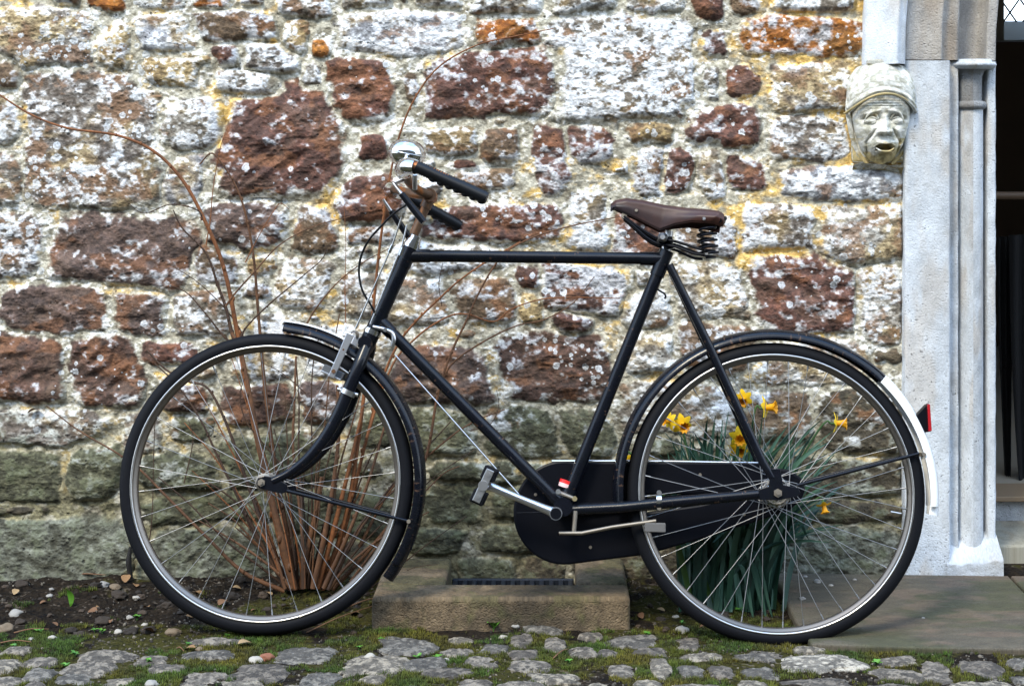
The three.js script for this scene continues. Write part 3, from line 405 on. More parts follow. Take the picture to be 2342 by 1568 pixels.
// ------------------------------------------------------------------ ground
const FLX0 = G(1809, 1400, .02).x, FLX1 = G(2330, 1340, .03).x, KERB = { x0: G(848, 1368, .076).x, x1: G(1441, 1366, .076).x, ix0: G(1026, 1300, .076).x, ix1: G(1316, 1300, .076).x, zf: .410, zi: .283, h: .076 };
function groundY(x, z) {
  const bank = x < FLX0 ? .024 * sst(.42, .02, z) : .026 * sst(.6, 0, z) * (x < .95 ? 1 : .6);
  let y = bank + .0075 * fbm(x * 9, z * 9, 3) + (.005 + .008 * sst(.5, .25, z)) * fbm(x * 34, z * 34, 3) - .004;
  if (x > KERB.ix0 - .02 && x < KERB.ix1 + .02 && z < KERB.zi + .02) y = -.07;
  if (x > FLX0 + .02 && z < .54) y -= .03;
  if (x > .93 && z < .02) y = .03;
  return y;
}
const soilTex = tex(2048, 1024, (a, b, o) => {
  const x = a * 3.2, z = b * 1.6, f1 = fbm(x * 4, z * 5, 4), f2 = fbm(x * 24, z * 24, 3), f3 = fbm(x * 120, z * 120, 2), f4 = n2(x * 420, z * 420);
  const v = 1 + .7 * f2 + .9 * f3 + .3 * f4; let c = [.0135 * v, .0095 * v, .006 * v];
  const ms = sst(-.02, .22, f1 + f2 * .5 + sst(.32, .6, z) * .32 - .12), mm = 1 + .6 * f3 + .4 * f4; c = [lerp(c[0], .030 * mm, ms), lerp(c[1], .027 * mm, ms), lerp(c[2], .006 * mm, ms)];
  const gr = sst(.55, .66, n2(x * 150 + 3, z * 150)) * sst(-.1, .3, f2); c = c.map((q, i) => lerp(q, [.16, .13, .10][i], gr * .5));
  for (let i = 0; i < 3; i++) o[i] = Math.max(.004, c[i]);
}, true, MIR);
const soilBump = tex(1024, 512, (a, b, o) => { const x = a * 3.2, z = b * 1.6; o[0] = o[1] = o[2] = .5 + .5 * fbm(x * 60, z * 60, 4) + .15 * n2(x * 220, z * 220); }, false, MIR);
{
  const xs = [], zs = []; for (let x = -60; x < -2.4; x = Math.min(-2.4, x + Math.max(.05, (-2.4 - x) * .35))) xs.push(x); for (let x = -2.4; x <= 1.5; x += .0115) xs.push(x); for (let x = 1.55, s = .05; x < 60; x += s, s *= 1.6) xs.push(x); xs.push(60);
  zs.push(-.5, -.2); for (let z = -.03; z <= 1.0; z += .0115) zs.push(z); for (let z = 1.02, s = .03; z < 60; z += s, s *= 1.5) zs.push(z); zs.push(60);
  const g = grid(xs.length - 1, zs.length - 1, (a, b) => { const x = xs[Math.round(a * (xs.length - 1))], z = zs[Math.round((1 - b) * (zs.length - 1))]; return [x, groundY(x, z), z, (x + 2.2) / 3.2, z / 1.6]; });
  struct('ground', g, new THREE.MeshPhysicalMaterial({ map: soilTex, bumpMap: soilBump, bumpScale: .018, roughness: .97, specularIntensity: .25 }));
}
const ground = scene.getObjectByName('ground');
// cobbles seen in the photograph (picture boxes)
const COB = [[57, 1494, 125, 1518], [175, 1477, 314, 1508], [145, 1504, 260, 1535], [56, 1525, 118, 1555], [128, 1528, 209, 1555], [229, 1538, 300, 1558], [314, 1491, 378, 1511], [337, 1508, 422, 1528], [412, 1481, 526, 1497], [526, 1511, 648, 1548], [418, 1528, 520, 1560], [500, 1547, 604, 1572], [634, 1474, 766, 1511], [688, 1528, 770, 1565], [54, 1556, 100, 1572], [445, 1452, 560, 1466], [783, 1491, 915, 1536], [867, 1454, 999, 1490], [915, 1494, 1014, 1524], [827, 1537, 881, 1556], [968, 1519, 1074, 1541], [1022, 1443, 1083, 1460], [1012, 1474, 1080, 1493], [1068, 1496, 1134, 1518], [1103, 1464, 1162, 1486], [1168, 1443, 1218, 1472], [1161, 1477, 1230, 1500], [1166, 1501, 1263, 1526], [1195, 1428, 1282, 1442], [1039, 1543, 1128, 1566], [1205, 1530, 1319, 1551], [1132, 1551, 1236, 1574], [1245, 1452, 1296, 1482], [1326, 1438, 1380, 1456], [1299, 1474, 1360, 1494], [1390, 1444, 1508, 1473], [1397, 1514, 1454, 1544], [1454, 1476, 1528, 1491], [1485, 1502, 1533, 1543], [1448, 1553, 1512, 1572], [1340, 1553, 1394, 1572], [1364, 1476, 1410, 1493], [1792, 1490, 1972, 1529], [1549, 1512, 1607, 1538], [1679, 1486, 1772, 1502], [1815, 1475, 1885, 1486], [1710, 1478, 1796, 1496], [1990, 1519, 2105, 1543], [2005, 1491, 2101, 1514], [2111, 1499, 2176, 1551], [2193, 1499, 2294, 1541], [1792, 1541, 1950, 1572], [1974, 1553, 2121, 1576], [2168, 1554, 2320, 1578], [2303, 1498, 2350, 1520], [2313, 1537, 2360, 1551], [1546, 1450, 1604, 1478], [1556, 1482, 1642, 1500], [1686, 1553, 1758, 1574], [640, 1552, 690, 1570], [300, 1562, 420, 1580], [880, 1562, 1000, 1584], [1250, 1562, 1330, 1580], [1530, 1560, 1660, 1584], [-60, 1500, 40, 1530], [-70, 1540, 45, 1566], [10, 1472, 70, 1484], [1620, 1515, 1680, 1540], [1690, 1512, 1772, 1538]];
const cobTex = tex(1024, 1024, (a, b, o) => { const f1 = fbm(a * 14, b * 14, 4), f2 = fbm(a * 70, b * 70, 3), w = sst(-.05, .5, fbm(a * 44 + 9, b * 44, 4) + f2 * .6 + fbm(a * 160, b * 160, 2) * .5), v = 1 + .5 * f1 + .7 * f2 + .35 * n2(a * 420, b * 420); o[0] = lerp(.070 * v, .29, w * .55); o[1] = lerp(.065 * v, .27, w * .55); o[2] = lerp(.058 * v, .235, w * .55); }, true, MIR);
const cobMats = [[1.1, 1, .88], [.8, .72, .64], [1.45, 1.32, 1.12], [.9, .86, .8]].map((c) => new THREE.MeshStandardMaterial({ map: cobTex, bumpMap: limeBump, bumpScale: .005, roughness: .88, color: new THREE.Color().setRGB(...c) }));
const cobPale = new THREE.MeshStandardMaterial({ map: cobTex, bumpMap: limeBump, bumpScale: .005, roughness: .88, color: new THREE.Color().setRGB(2.1, 2.0, 1.8) });
const cobs = [];
{
  const r = rng(91), put = (x, z, w, d, hgt, m) => {
    const o = r() * 99, p = 3 + r() * 2.5, yaw = (r() - .5) * .3, tx = (r() - .5) * .10, g = ico(9, (t) => { const q = Math.pow(Math.pow(Math.abs(t.x), p) + Math.pow(Math.abs(t.z), p), 1 / p) || 1, L = Math.hypot(t.x, t.z) || 1, k = L / q; const nn = 1 + .26 * n3(t.x * 1.5 + o, t.y * .5, t.z * 1.5) + .10 * n3(t.x * 4 + o, t.y * 4, t.z * 4) + .05 * n3(t.x * 10 + o, t.y * 10, t.z * 10); t.x *= w / 2 * lerp(1, k, .8) * nn; t.z *= d / 2 * lerp(1, k, .8) * nn; t.y = Math.sign(t.y) * Math.pow(Math.abs(t.y), .42) * hgt * (1 + .30 * fbm(t.x * 30 + o, t.z * 30, 3)) + .0018 * n2(t.x * 130 + o, t.z * 130) + tx * t.x; });
    g.rotateY(yaw); planarUV(g, 1.5); const uv = g.attributes.uv; for (let i = 0; i < uv.count; i++) uv.setXY(i, uv.getX(i) + o, uv.getY(i) + o * .7);
    const me = part('cobble', g, m, ground); me.position.set(x, groundY(x, z) - .0075, z); cobs.push([x, z, w / 2, d / 2]);
  };
  COB.forEach(([u0, v0, u1, v1], i) => { const c = G((u0 + u1) / 2, (v0 + v1) / 2 + 3, .005), k = (CAMZ - c.z) / F, w = (u1 - u0) * k, d = Math.max(.05, (v1 - v0) * k / .31 - .006); put(c.x, c.z, w * 1.04, d * 1.12, .0125 + r() * .005, i === 42 ? cobPale : cobMats[Math.floor(r() * 4)]); });
  for (let t = 0, n = 0; t < 900 && n < 130; t++) { const x = -2.2 + r() * 4, z = .90 + r() * 1.0, w = .08 + r() * .09, d = .07 + r() * .07; if (cobs.some(([a, b, c, e]) => Math.abs(a - x) < c + w / 2 + .012 && Math.abs(b - z) < e + d / 2 + .012)) continue; n++; put(x, z, w, d, .018 + r() * .008, cobMats[Math.floor(r() * 4)]); }
}
// flagstones before the door
const flagTex = tex(1024, 1024, (a, b, o) => { const f1 = fbm(a * 5, b * 9, 4), f2 = fbm(a * 26, b * 60, 3), f3 = n2(a * 400, b * 400), gr = sst(-.05, .25, f1), rd = sst(.12, .34, fbm(a * 7 + 30, b * 16, 3)), v = 1 + .35 * f2 + .2 * f3; let c = [.105 * v, .088 * v, .060 * v]; c = [lerp(c[0], .075 * v, gr), lerp(c[1], .072 * v, gr), lerp(c[2], .036 * v, gr)]; o[0] = lerp(c[0], .17 * v, rd * .5); o[1] = lerp(c[1], .115 * v, rd * .5); o[2] = lerp(c[2], .08 * v, rd * .5); }, true, MIR);
const flagMat = new THREE.MeshStandardMaterial({ map: flagTex, bumpMap: limeBump, bumpScale: .004, roughness: .8, color: new THREE.Color().setRGB(.72, .72, .72) });
function flag(pts, label) {
  const cx = pts.reduce((s, p) => s + p[0], 0) / pts.length, o = thing('flagstone', label, 'paving');
  const g = new THREE.ExtrudeGeometry(new THREE.Shape(pts.map(([x, z]) => new THREE.Vector2(x, -z))), { depth: .05, bevelEnabled: true, bevelSize: .006, bevelThickness: .006, bevelSegments: 3, steps: 1 }); g.rotateX(-Math.PI / 2); g.translate(0, -.055, 0);
  const p = g.attributes.position; for (let i = 0; i < p.count; i++) p.setY(i, p.getY(i) + lerp(.036, .0105, clamp(p.getZ(i) / .58)) ); planarUV(g, 1.1); g.computeVertexNormals(); part('slab', g, flagMat, o);
}
flag([[FLX0 + .006, .02], [FLX1 - .008, .045], [FLX1 - .003, .610], [.60, .592], [FLX0 + .02, .566], [FLX0 + .006, .40]], 'large worn olive brown flagstone at the foot of the door jamb');
flag([[FLX1 + .010, .045], [1.75, .05], [1.75, .64], [FLX1 + .013, .614]], 'next flagstone in front of the doorway step, across a narrow joint');
// stone kerb round the light well
const kerbTex = tex(1024, 512, (a, b, o) => { const f1 = fbm(a * 8, b * 6, 4), f2 = fbm(a * 50, b * 50, 3) * 1.3, f3 = n2(a * 420, b * 420) + n2(a * 190, b * 190), dk = sst(.05, .35, fbm(a * 10 + 9, b * 8, 4)), v = 1 + .4 * f1 + .5 * f2 + .25 * f3; const ms = sst(.02, .25, fbm(a * 14 + 40, b * 14, 4)); let c = [lerp(.135 * v, .04, dk * .7), lerp(.098 * v, .031, dk * .7), lerp(.058 * v, .019, dk * .7)]; o[0] = lerp(c[0], .055 * v, ms * .6); o[1] = lerp(c[1], .055 * v, ms * .6); o[2] = lerp(c[2], .018 * v, ms * .6); }, true, MIR);
const kerbMat = new THREE.MeshStandardMaterial({ map: kerbTex, bumpMap: limeBump, bumpScale: .006, roughness: .93 });
{
  const k = thing('light_well_kerb', 'low brown stone kerb round a sunken grating against the wall', 'kerb'), { x0, x1, ix0, ix1, zf, zi, h } = KERB;
  const kb = (w, d, x, z) => { const g = new RoundedBoxGeometry(w, h + .08, d, 6, .011), p = g.attributes.position; g.translate(x, (h - .08) / 2, z); for (let i = 0; i < p.count; i++) { p.setY(i, p.getY(i) + .003 * n2(p.getX(i) * 40, p.getZ(i) * 40)); } const uv = g.attributes.uv; for (let i = 0; i < uv.count; i++) uv.setXY(i, p.getX(i) * .9 + .3, (p.getZ(i) + p.getY(i)) * .9); g.computeVertexNormals(); return g; };
  part('kerb_stone', kb(x1 - x0, zf - zi, (x0 + x1) / 2, (zi + zf) / 2), kerbMat, k);
  part('kerb_stone', kb(ix0 - x0, zi - .016, (x0 + ix0) / 2, zi / 2 + .006), kerbMat, k);
  part('kerb_stone', kb(x1 - ix1, zi - .016, (x1 + ix1) / 2, zi / 2 + .006), kerbMat, k);
  const iron = mat([.018, .024, .036], .5, .3), gr = []; for (let i = 0; i < 13; i++) gr.push(box(.012, .016, zi - .02, ix0 + .012 + i * (ix1 - ix0 - .024) / 12, .014, zi / 2 + .004, .003)); gr.push(box(ix1 - ix0 - .006, .02, .014, (ix0 + ix1) / 2, .0135, .026, .003), box(ix1 - ix0 - .006, .02, .014, (ix0 + ix1) / 2, .0135, zi - .016, .003));
  part('grating', gr, iron, k);
  part('well_floor', box(ix1 - ix0 - .004, .01, zi - .02, (ix0 + ix1) / 2, -.045, zi / 2, .002), mat([.20, .16, .12], .95), k);
}

// unseen building-shaped mass, added to block low sky and darken what black paint mirrors
{
  const o = thing('unseen_sky_blocker', 'unseen added building mass behind the camera that blocks the low sky', 'building');
  part('wall', box(30, 5.4, .5, 0, 2.7, 10.2, .01), mat([.10, .09, .075], .95), o);
  const rf = new THREE.ExtrudeGeometry(new THREE.Shape([new THREE.Vector2(-10, 5.35), new THREE.Vector2(-9.9, 5.5), new THREE.Vector2(-13, 8.6), new THREE.Vector2(-16, 5.35)]), { depth: 30, bevelEnabled: false }); rf.rotateY(Math.PI / 2); rf.translate(-15, 0, 0); part('roof', rf, mat([.045, .047, .052], .8), o);
  for (let i = -3; i <= 3; i++) { part('window', box(.9, 1.4, .06, i * 3.6, 2.3, 9.94, .01), mat([.02, .022, .025], .3), o); }
  part('door', box(1.1, 2.1, .06, 1.8, 1.05, 9.94, .01), mat([.03, .022, .015], .7), o);
}

// ------------------------------------------------------------------ bicycle
const deg = Math.PI / 180, STEER = 12 * Math.PI / 180;
const rearC = W(1774, 1474, .520), frontC = W(603, 1449, .475), LEAN = 10 * deg;
const bX = rearC.clone().sub(frontC).normalize(), bH = V(-bX.z, 0, bX.x).normalize(), bU0 = bH.clone().cross(bX), bU = bU0.clone().multiplyScalar(Math.cos(LEAN)).addScaledVector(bH, -Math.sin(LEAN)), bN = bX.clone().cross(bU);
const bike = thing('bicycle', 'old black roadster bicycle with brown leather saddle leaning on the stone wall', 'bicycle', rearC);
bike.quaternion.setFromRotationMatrix(new THREE.Matrix4().makeBasis(bX, bU, bN));
// picture point -> the bicycle's own coordinates, w metres to the near side of its middle plane
function B(u, v, w = 0) {
  const d = V((u - PX) / F, -(v - PY) / F, -1), c = V(CAMX, CAMY, CAMZ).sub(rearC), t = (w - c.dot(bN)) / d.dot(bN), p = c.addScaledVector(d, t);
  return V(p.dot(bX), p.dot(bU), w);
}
const mir = (p) => V(p.x, p.y, -p.z), at = (p, w) => V(p.x, p.y, w);
const wearTex = tex(512, 512, (x, y, o) => { const f = fbm(x * 30, y * 30, 4), s = sst(.35, .5, fbm(x * 90, y * 90, 2)); o[0] = o[1] = o[2] = clamp(.36 + f * .25); }, false, MIR);
const paintTex = tex(512, 1024, (x, y, o) => { const chip = sst(.36, .46, fbm(x * 60, y * 120, 3)) * sst(.0, .3, fbm(x * 9 + 3, y * 18, 3)), dust = .35 * Math.max(0, fbm(x * 14, y * 24, 4)); o[0] = .004 + .004 * dust + .07 * chip; o[1] = .005 + .004 * dust + .038 * chip; o[2] = .008 + .003 * dust + .02 * chip; }, true, MIR);
const black = new THREE.MeshPhysicalMaterial({ color: new THREE.Color().setRGB(1, 1, 1), roughness: .75, roughnessMap: wearTex, metalness: 0, specularIntensity: .25, clearcoat: .3, clearcoatRoughness: .14, map: paintTex });
const blackDull = phys([.003, .0035, .006], .40, 0, { specularIntensity: .25 }), rubber = phys([.0055, .006, .008], .62, 0, { specularIntensity: .22 }), gripMat = phys([.005, .006, .008], .42, 0, { specularIntensity: .5 });
const chrome = mat([.72, .72, .72], .12, 1), steel = mat([.58, .58, .58], .32, 1), dullSteel = mat([.26, .23, .19], .55, 1), alu = mat([.66, .67, .7], .3, 1), rimMat = mat([.62, .60, .57], .30, 1), spokeMat = mat([.34, .34, .34], .42, 1), rimIn = mat([.24, .21, .18], .45, 1);
const rustTex = tex(512, 512, (x, y, o) => { const f = fbm(x * 22, y * 22, 4), s = sst(-.1, .25, f); o[0] = lerp(.10, .27, s); o[1] = lerp(.055, .085, s); o[2] = lerp(.03, .012, s); }, true, MIR);
const rust = new THREE.MeshStandardMaterial({ map: rustTex, roughness: .45, metalness: .45 }), whitePaint = mat([.80, .80, .78], .4), redMat = phys([.35, .008, .012], .2, 0, { clearcoat: 1, clearcoatRoughness: .1 });
const bt = (name, pts, r, m = black, seg = 16, steps = 0, parent = bike) => part(name, tube(pts, r, seg, steps), m, parent);

// wheels
function ringGeo(prof, seg = 120) {                                     // closed profile [radius, w] swept round the axle
  const n = prof.length; let g = grid(seg, n, (a, b) => { const [r, w] = prof[Math.round(b * n) % n], t = a * Math.PI * 2; return [Math.cos(t) * r, Math.sin(t) * r, w, a * 24, b * .3]; }); return g;
}
const cF = B(605.3, 1102.4, .015), cR = B(1774.4, 1125.8, .015), RT = .3635;
function wheel(name, c, hubR, nSp, rearHub) {
  const w = new THREE.Group(); w.name = name; w.position.set(c.x, c.y, 0); bike.add(w);
  const R = c.y + .0045, tr = .0205, tc = R - tr, prof = []; for (let i = 0; i < 20; i++) { const a = i / 20 * Math.PI * 2, cs = Math.cos(a), fl = cs > .75 ? .0008 : 0; prof.push([tc + (cs > 0 ? 1 : .95) * tr * cs - fl, tr * .98 * Math.sin(a)]); }
  part('tyre', ringGeo(prof), rubber, w);
  const rE = .3295;
  part('rim', ringGeo([[rE + .0005, .0165], [rE - .002, .0185], [rE - .0052, .0180], [rE - .0062, .0150], [rE - .0075, .0120], [rE - .0125, .0095], [rE - .0155, .004], [rE - .016, 0], [rE - .0155, -.004], [rE - .0125, -.0095], [rE - .0075, -.012], [rE - .0062, -.015], [rE - .0052, -.018], [rE - .002, -.0185], [rE + .0005, -.0165], [rE - .003, 0]]), rimIn, w);
  for (const s of [1, -1]) { const e = []; for (let i = 0; i < 10; i++) { const a = i / 10 * Math.PI * 2; e.push([rE - .0022 + .0030 * Math.cos(a), s * (.0172 + .0030 * Math.sin(a))]); } part('rim_edge', ringGeo(e), rimMat, w); }
  const fl = rearHub ? [.033, .027] : [.018, .0315], hubGeo = new THREE.LatheGeometry((rearHub ? [[.004, -.062], [.012, -.06], [.012, -.045], [.026, -.04], [.034, -.03], [.036, -.026], [.036, -.023], [.028, -.018], [.027, .018], [.036, .022], [.036, .026], [.033, .029], [.030, .035], [.030, .042], [.024, .044], [.022, .050], [.010, .052], [.004, .054]] : [[.004, -.055], [.009, -.05], [.010, -.036], [.021, -.033], [.021, -.030], [.012, -.026], [.011, .026], [.021, .030], [.021, .033], [.012, .036], [.009, .05], [.004, .055]]).map(([r, h]) => new THREE.Vector2(r, h)), 32); hubGeo.rotateX(Math.PI / 2);
  part('hub', hubGeo, rearHub ? chrome : dullSteel, w);
  const r0 = rE - .0155, sp = rng(rearHub ? 5 : 6), off = rearHub ? .05 : .09;
  for (let i = 0; i < nSp; i++) {
    const side = i % 2 ? 1 : -1, k = i >> 1, lead = k % 2 ? 1 : -1, aR = off + i / nSp * Math.PI * 2, aH = aR + lead * (rearHub ? 1.18 : 1.05) * (1 + .02 * (sp() - .5));
    const p0 = V(Math.cos(aH) * fl[0], Math.sin(aH) * fl[0], side * fl[1]), p1 = V(Math.cos(aR) * r0, Math.sin(aR) * r0, side * .0025), dn = p0.clone().sub(p1).normalize(), p2 = p1.clone().addScaledVector(dn, .013), p1o = p1.clone().addScaledVector(dn, -.004);
    part('spoke', [tube([p0, p1], .0009, 5), tube([p1o, p2], .0020, 6)], spokeMat, w);
  }
  return w;
}
const fw = wheel('front_wheel', cF, .02, 32, false), rw = wheel('rear_wheel', cR, .03, 40, true);
part('valve', tube([V(.30, -.045, 0), V(.275, -.041, 0)], .0028, 8), steel, rw);

// frame
const HT = B(939, 566), HB = B(852, 757), hd = HB.clone().sub(HT).normalize();          // head tube
const ST = B(1517, 592), BB = B(1288, 1158), sd = BB.clone().sub(ST).normalize();        // seat lug, bottom bracket
const TT0 = HT.clone().addScaledVector(hd, .022), DT0 = HT.clone().lerp(HB, .86);
const head = bt('head_tube', [HT, HB], .0185);
part('lug', [tube([TT0, TT0.clone().lerp(ST, .09)], .0170, 16), tube([HT, HT.clone().addScaledVector(hd, .05)], .0200, 16)], black, head); part('lug', [tube([DT0, DT0.clone().lerp(BB, .075)], .0172, 16), tube([HB.clone().addScaledVector(hd, -.05), HB], .0200, 16)], black, head);
bt('top_tube', [TT0, ST.clone().add(V(0, .001, 0))], .0150);
const seatTube = bt('seat_tube', [ST.clone().addScaledVector(sd, -.018), BB], .0155);
part('lug', [tube([ST.clone().addScaledVector(sd, -.022), ST.clone().addScaledVector(sd, .045)], .0182, 16), tube([ST, ST.clone().lerp(TT0, .09)], .0170, 16)], black, seatTube);
bt('down_tube', [DT0, BB], .0148);
part('bottom_bracket', [tube([at(BB, .037), at(BB, -.037)], .0225, 24), tube([BB.clone().lerp(ST, .07), BB], .0182, 16), tube([BB.clone().lerp(DT0, .06), BB], .0175, 16)], black, bike);
const AXN = B(1768, 1127, .058), RD = V(cR.x, cR.y, 0);
for (const s of [1, -1]) {
  const nm = (p) => s > 0 ? p : mir(p);
  bt('seat_stay', [B(1531, 606, .013), B(1624, 795, .034), B(1745, 1058, .052), V(cR.x - .012, cR.y + .035, .052)].map(nm), [.0095, .0105, .0105, .009], black, 12);
  bt('chain_stay', [B(1300, 1166, .022), B(1420, 1160, .032), B(1560, 1146, .045), B(1735, 1130, .053)].map(nm), [.0135, .0138, .0135, .0118], black, 14);
  const pl = extr([[-.058, -.015], [-.05, .004], [-.02, .014], [-.014, .055], [.006, .055], [.012, .018], [.048, .012], [.052, .002], [.046, -.006], [.0, -.016]], .005, .0012); pl.translate(cR.x, cR.y, s * .0555); part('dropout', pl, black, bike);
  bt('axle_nut', [V(cR.x, cR.y, s * .056), V(cR.x, cR.y, s * .066)], .0105, dullSteel, 6); bt('axle_end', [V(cR.x, cR.y, s * .06), V(cR.x, cR.y, s * .072)], .0048, dullSteel, 10);
}
// fork
const FK = [[846, 772, .0], [838, 790, .030], [820, 835, .046], [797, 890, .049], [775, 942, .050], [742, 1000, .051], [700, 1050, .052], [655, 1084, .053], [622, 1100, .054]];
for (const s of [1, -1]) {
  bt('fork_blade', FK.slice(1).map(([u, v, w]) => { const p = B(u, v, w); return V(p.x, p.y, s * w); }), [.0155, .0165, .016, .0155, .0145, .0125, .0105, .0095], black, 14, 30);
  const tab = extr([[-.012, -.002], [-.008, .011], [.006, .015], [.03, .012], [.060, -.004], [.064, -.018], [.05, -.024], [.02, -.018], [-.004, -.012]], .006, .0012); tab.translate(cF.x, cF.y, s * .0545); part('dropout', tab, black, bike);
  bt('axle_nut', [V(cF.x, cF.y, s * .056), V(cF.x, cF.y, s * .064)], .0095, dullSteel, 6); bt('axle_end', [V(cF.x, cF.y, s * .06), V(cF.x, cF.y, s * .070)], .0045, dullSteel, 10);
}
const crown = HB.clone().addScaledVector(hd, .012);
part('fork_crown', [tube([HB.clone().addScaledVector(hd, .006), HB.clone().addScaledVector(hd, .05)], [.021, .020], 18), tube([V(crown.x + hd.x * .022, crown.y + hd.y * .022, .046), V(crown.x + hd.x * .022, crown.y + hd.y * .022, -.046)], .0165, 16)], black, bike);
part('headset_cup', [tube([HB.clone().addScaledVector(hd, -.004), HB.clone().addScaledVector(hd, .004), HB.clone().addScaledVector(hd, .0105)], [.0205, .0235, .0195], 24)], chrome, bike);
part('headset_cup', [tube([HT.clone().addScaledVector(hd, .001), HT.clone().addScaledVector(hd, -.005), HT.clone().addScaledVector(hd, -.014), HT.clone().addScaledVector(hd, -.02)], [.0205, .0225, .0185, .0175], 24), tube([HT.clone().addScaledVector(hd, -.020), HT.clone().addScaledVector(hd, -.031)], .0160, 6)], chrome, bike);
// mudguards: arched sheet on an arc round the axle
function guard(c, a0, a1, rBase, n = 60, half = .0285, thick = .0016, drop = 1) {
  const prof = [[-half, 0], [-half * .97, .009], [-half * .72, .0175], [-half * .3, .0215], [0, .0245], [half * .3, .0215], [half * .72, .0175], [half * .97, .009], [half, 0]], full = [...prof.map(([w, r]) => [w, rBase + r * drop]), ...prof.slice().reverse().map(([w, r]) => [w * .95, rBase + r * drop - thick])];
  const m = full.length, body = grid(n, m, (a, b) => { const [w, r] = full[Math.round(b * m) % m], t = lerp(a0, a1, a); return [c.x + Math.cos(t) * r, c.y + Math.sin(t) * r, w, a * 3, b * .1]; });
  return body;
}
const fg = part('front_mudguard', [guard(cF, 85.5 * deg, -30 * deg, .3655), guard(cF, -29.8 * deg, -36 * deg, .3655, 8, .022)], black, bike);
{ const n = 24, g = grid(n, 6, (a, b) => { const t = lerp(86.2, 62, a) * deg, w = (b - .5) * .030 * (1 - .75 * Math.pow(a, 3)), r = .3918 - Math.abs(b - .5) * .009 + .0018; return [cF.x + Math.cos(t) * r, cF.y + Math.sin(t) * r, w, a, b]; }); part('crest_strip', [g, tube([V(cF.x + Math.cos(86.2 * deg) * .3925, cF.y + Math.sin(86.2 * deg) * .3925, 0), V(cF.x + Math.cos(87 * deg) * .383, cF.y + Math.sin(87 * deg) * .383, 0)], .005, 8)], whitePaint, fg); }
const rg = part('rear_mudguard', guard(cR, 188 * deg, 46.5 * deg, .3665), black, bike);
part('white_tail', [guard(cR, 46.5 * deg, -4 * deg, .3663, 40, .0290, .0018), guard(cR, -3.9 * deg, -7 * deg, .3663, 5, .016)], whitePaint, rg);
{ const a = 26.6 * deg, rf = new THREE.Group(); rf.name = 'rear_reflector'; bike.add(rf);
  const q = [[2094, 953], [2119, 927], [2123, 924], [2127, 985], [2112, 987]].map(([u, v]) => { const p = B(u, v, .012); return [p.x, p.y]; }); part('bracket', extr(q, .026, .002), blackDull, rf);
  const l = [[2121, 925], [2125, 925], [2129, 984], [2124, 985]].map(([u, v]) => { const p = B(u, v, .015); return [p.x, p.y]; }); part('lens', extr(l, .044, .0012), redMat, rf); }
for (const s of [1, -1]) {
  const z = s * .0285; const e1 = B(2102, 1037, .03), e0 = B(1822, 1110, .05); bt('mudguard_stay', [V(e0.x, e0.y, s * .055), V(e1.x, e1.y, z)], .0042, black, 8);
  const f0 = B(655, 1122, .055), f1 = B(934, 1192, .03); bt('mudguard_stay', [V(f0.x, f0.y, s * .057), V(f1.x, f1.y, z)], .0042, black, 8);
  bt('stay_bolt', [V(f1.x, f1.y, s * .024), V(f1.x, f1.y, s * .034)], .005, dullSteel, 8); bt('stay_bolt', [V(e1.x + .012, e1.y - .002, s * .02), V(e1.x + .012, e1.y - .002, s * .033)], .005, dullSteel, 8);
}
// chaincase on the far side
{
  const w = -.052, c = (u, v) => { const p = B(u, v, w); return [p.x, p.y]; }, out = [];
  const fc = B(1290, 1171, w), fr = .1185; for (let a = 80; a <= 276; a += 7) out.push([fc.x + Math.cos(a * deg) * fr, fc.y + Math.sin(a * deg) * fr]);
  out.push(c(1330, 1281), c(1480, 1262), c(1640, 1215), c(1800, 1163), c(1828, 1140), c(1836, 1118), c(1826, 1094), c(1800, 1078), c(1757, 1072), c(1742, 1061));
  const hole = [c(1475, 1126), c(1610, 1124), c(1700, 1122), c(1690, 1136), c(1600, 1158), c(1475, 1176)];
  const cc = part('chaincase', extr(out, .026, .005, [hole]).translate(0, 0, w), blackDull, bike); 
  for (const [u, v] of [[1225, 1130], [1350, 1250], [1600, 1085], [1700, 1175]]) part('screw', tube([V(...c(u, v), w + .016), V(...c(u, v), w + .0205)], [.0045, .0036], 12), dullSteel, cc);
  part('seam', tube([V(...c(1182, 1172), w + .0178), V(...c(1268, 1170), w + .0178)], .0012, 6), black, cc);
  part('top_edge_highlight', tube([B(1262, 1059.5, w), B(1500, 1059.5, w), B(1738, 1064, w)].map((p) => V(p.x, p.y + .0052, w + .0125)), .0040, 10), chrome, cc);  // chrome strip standing in for the highlight along the glossy upper edge
}
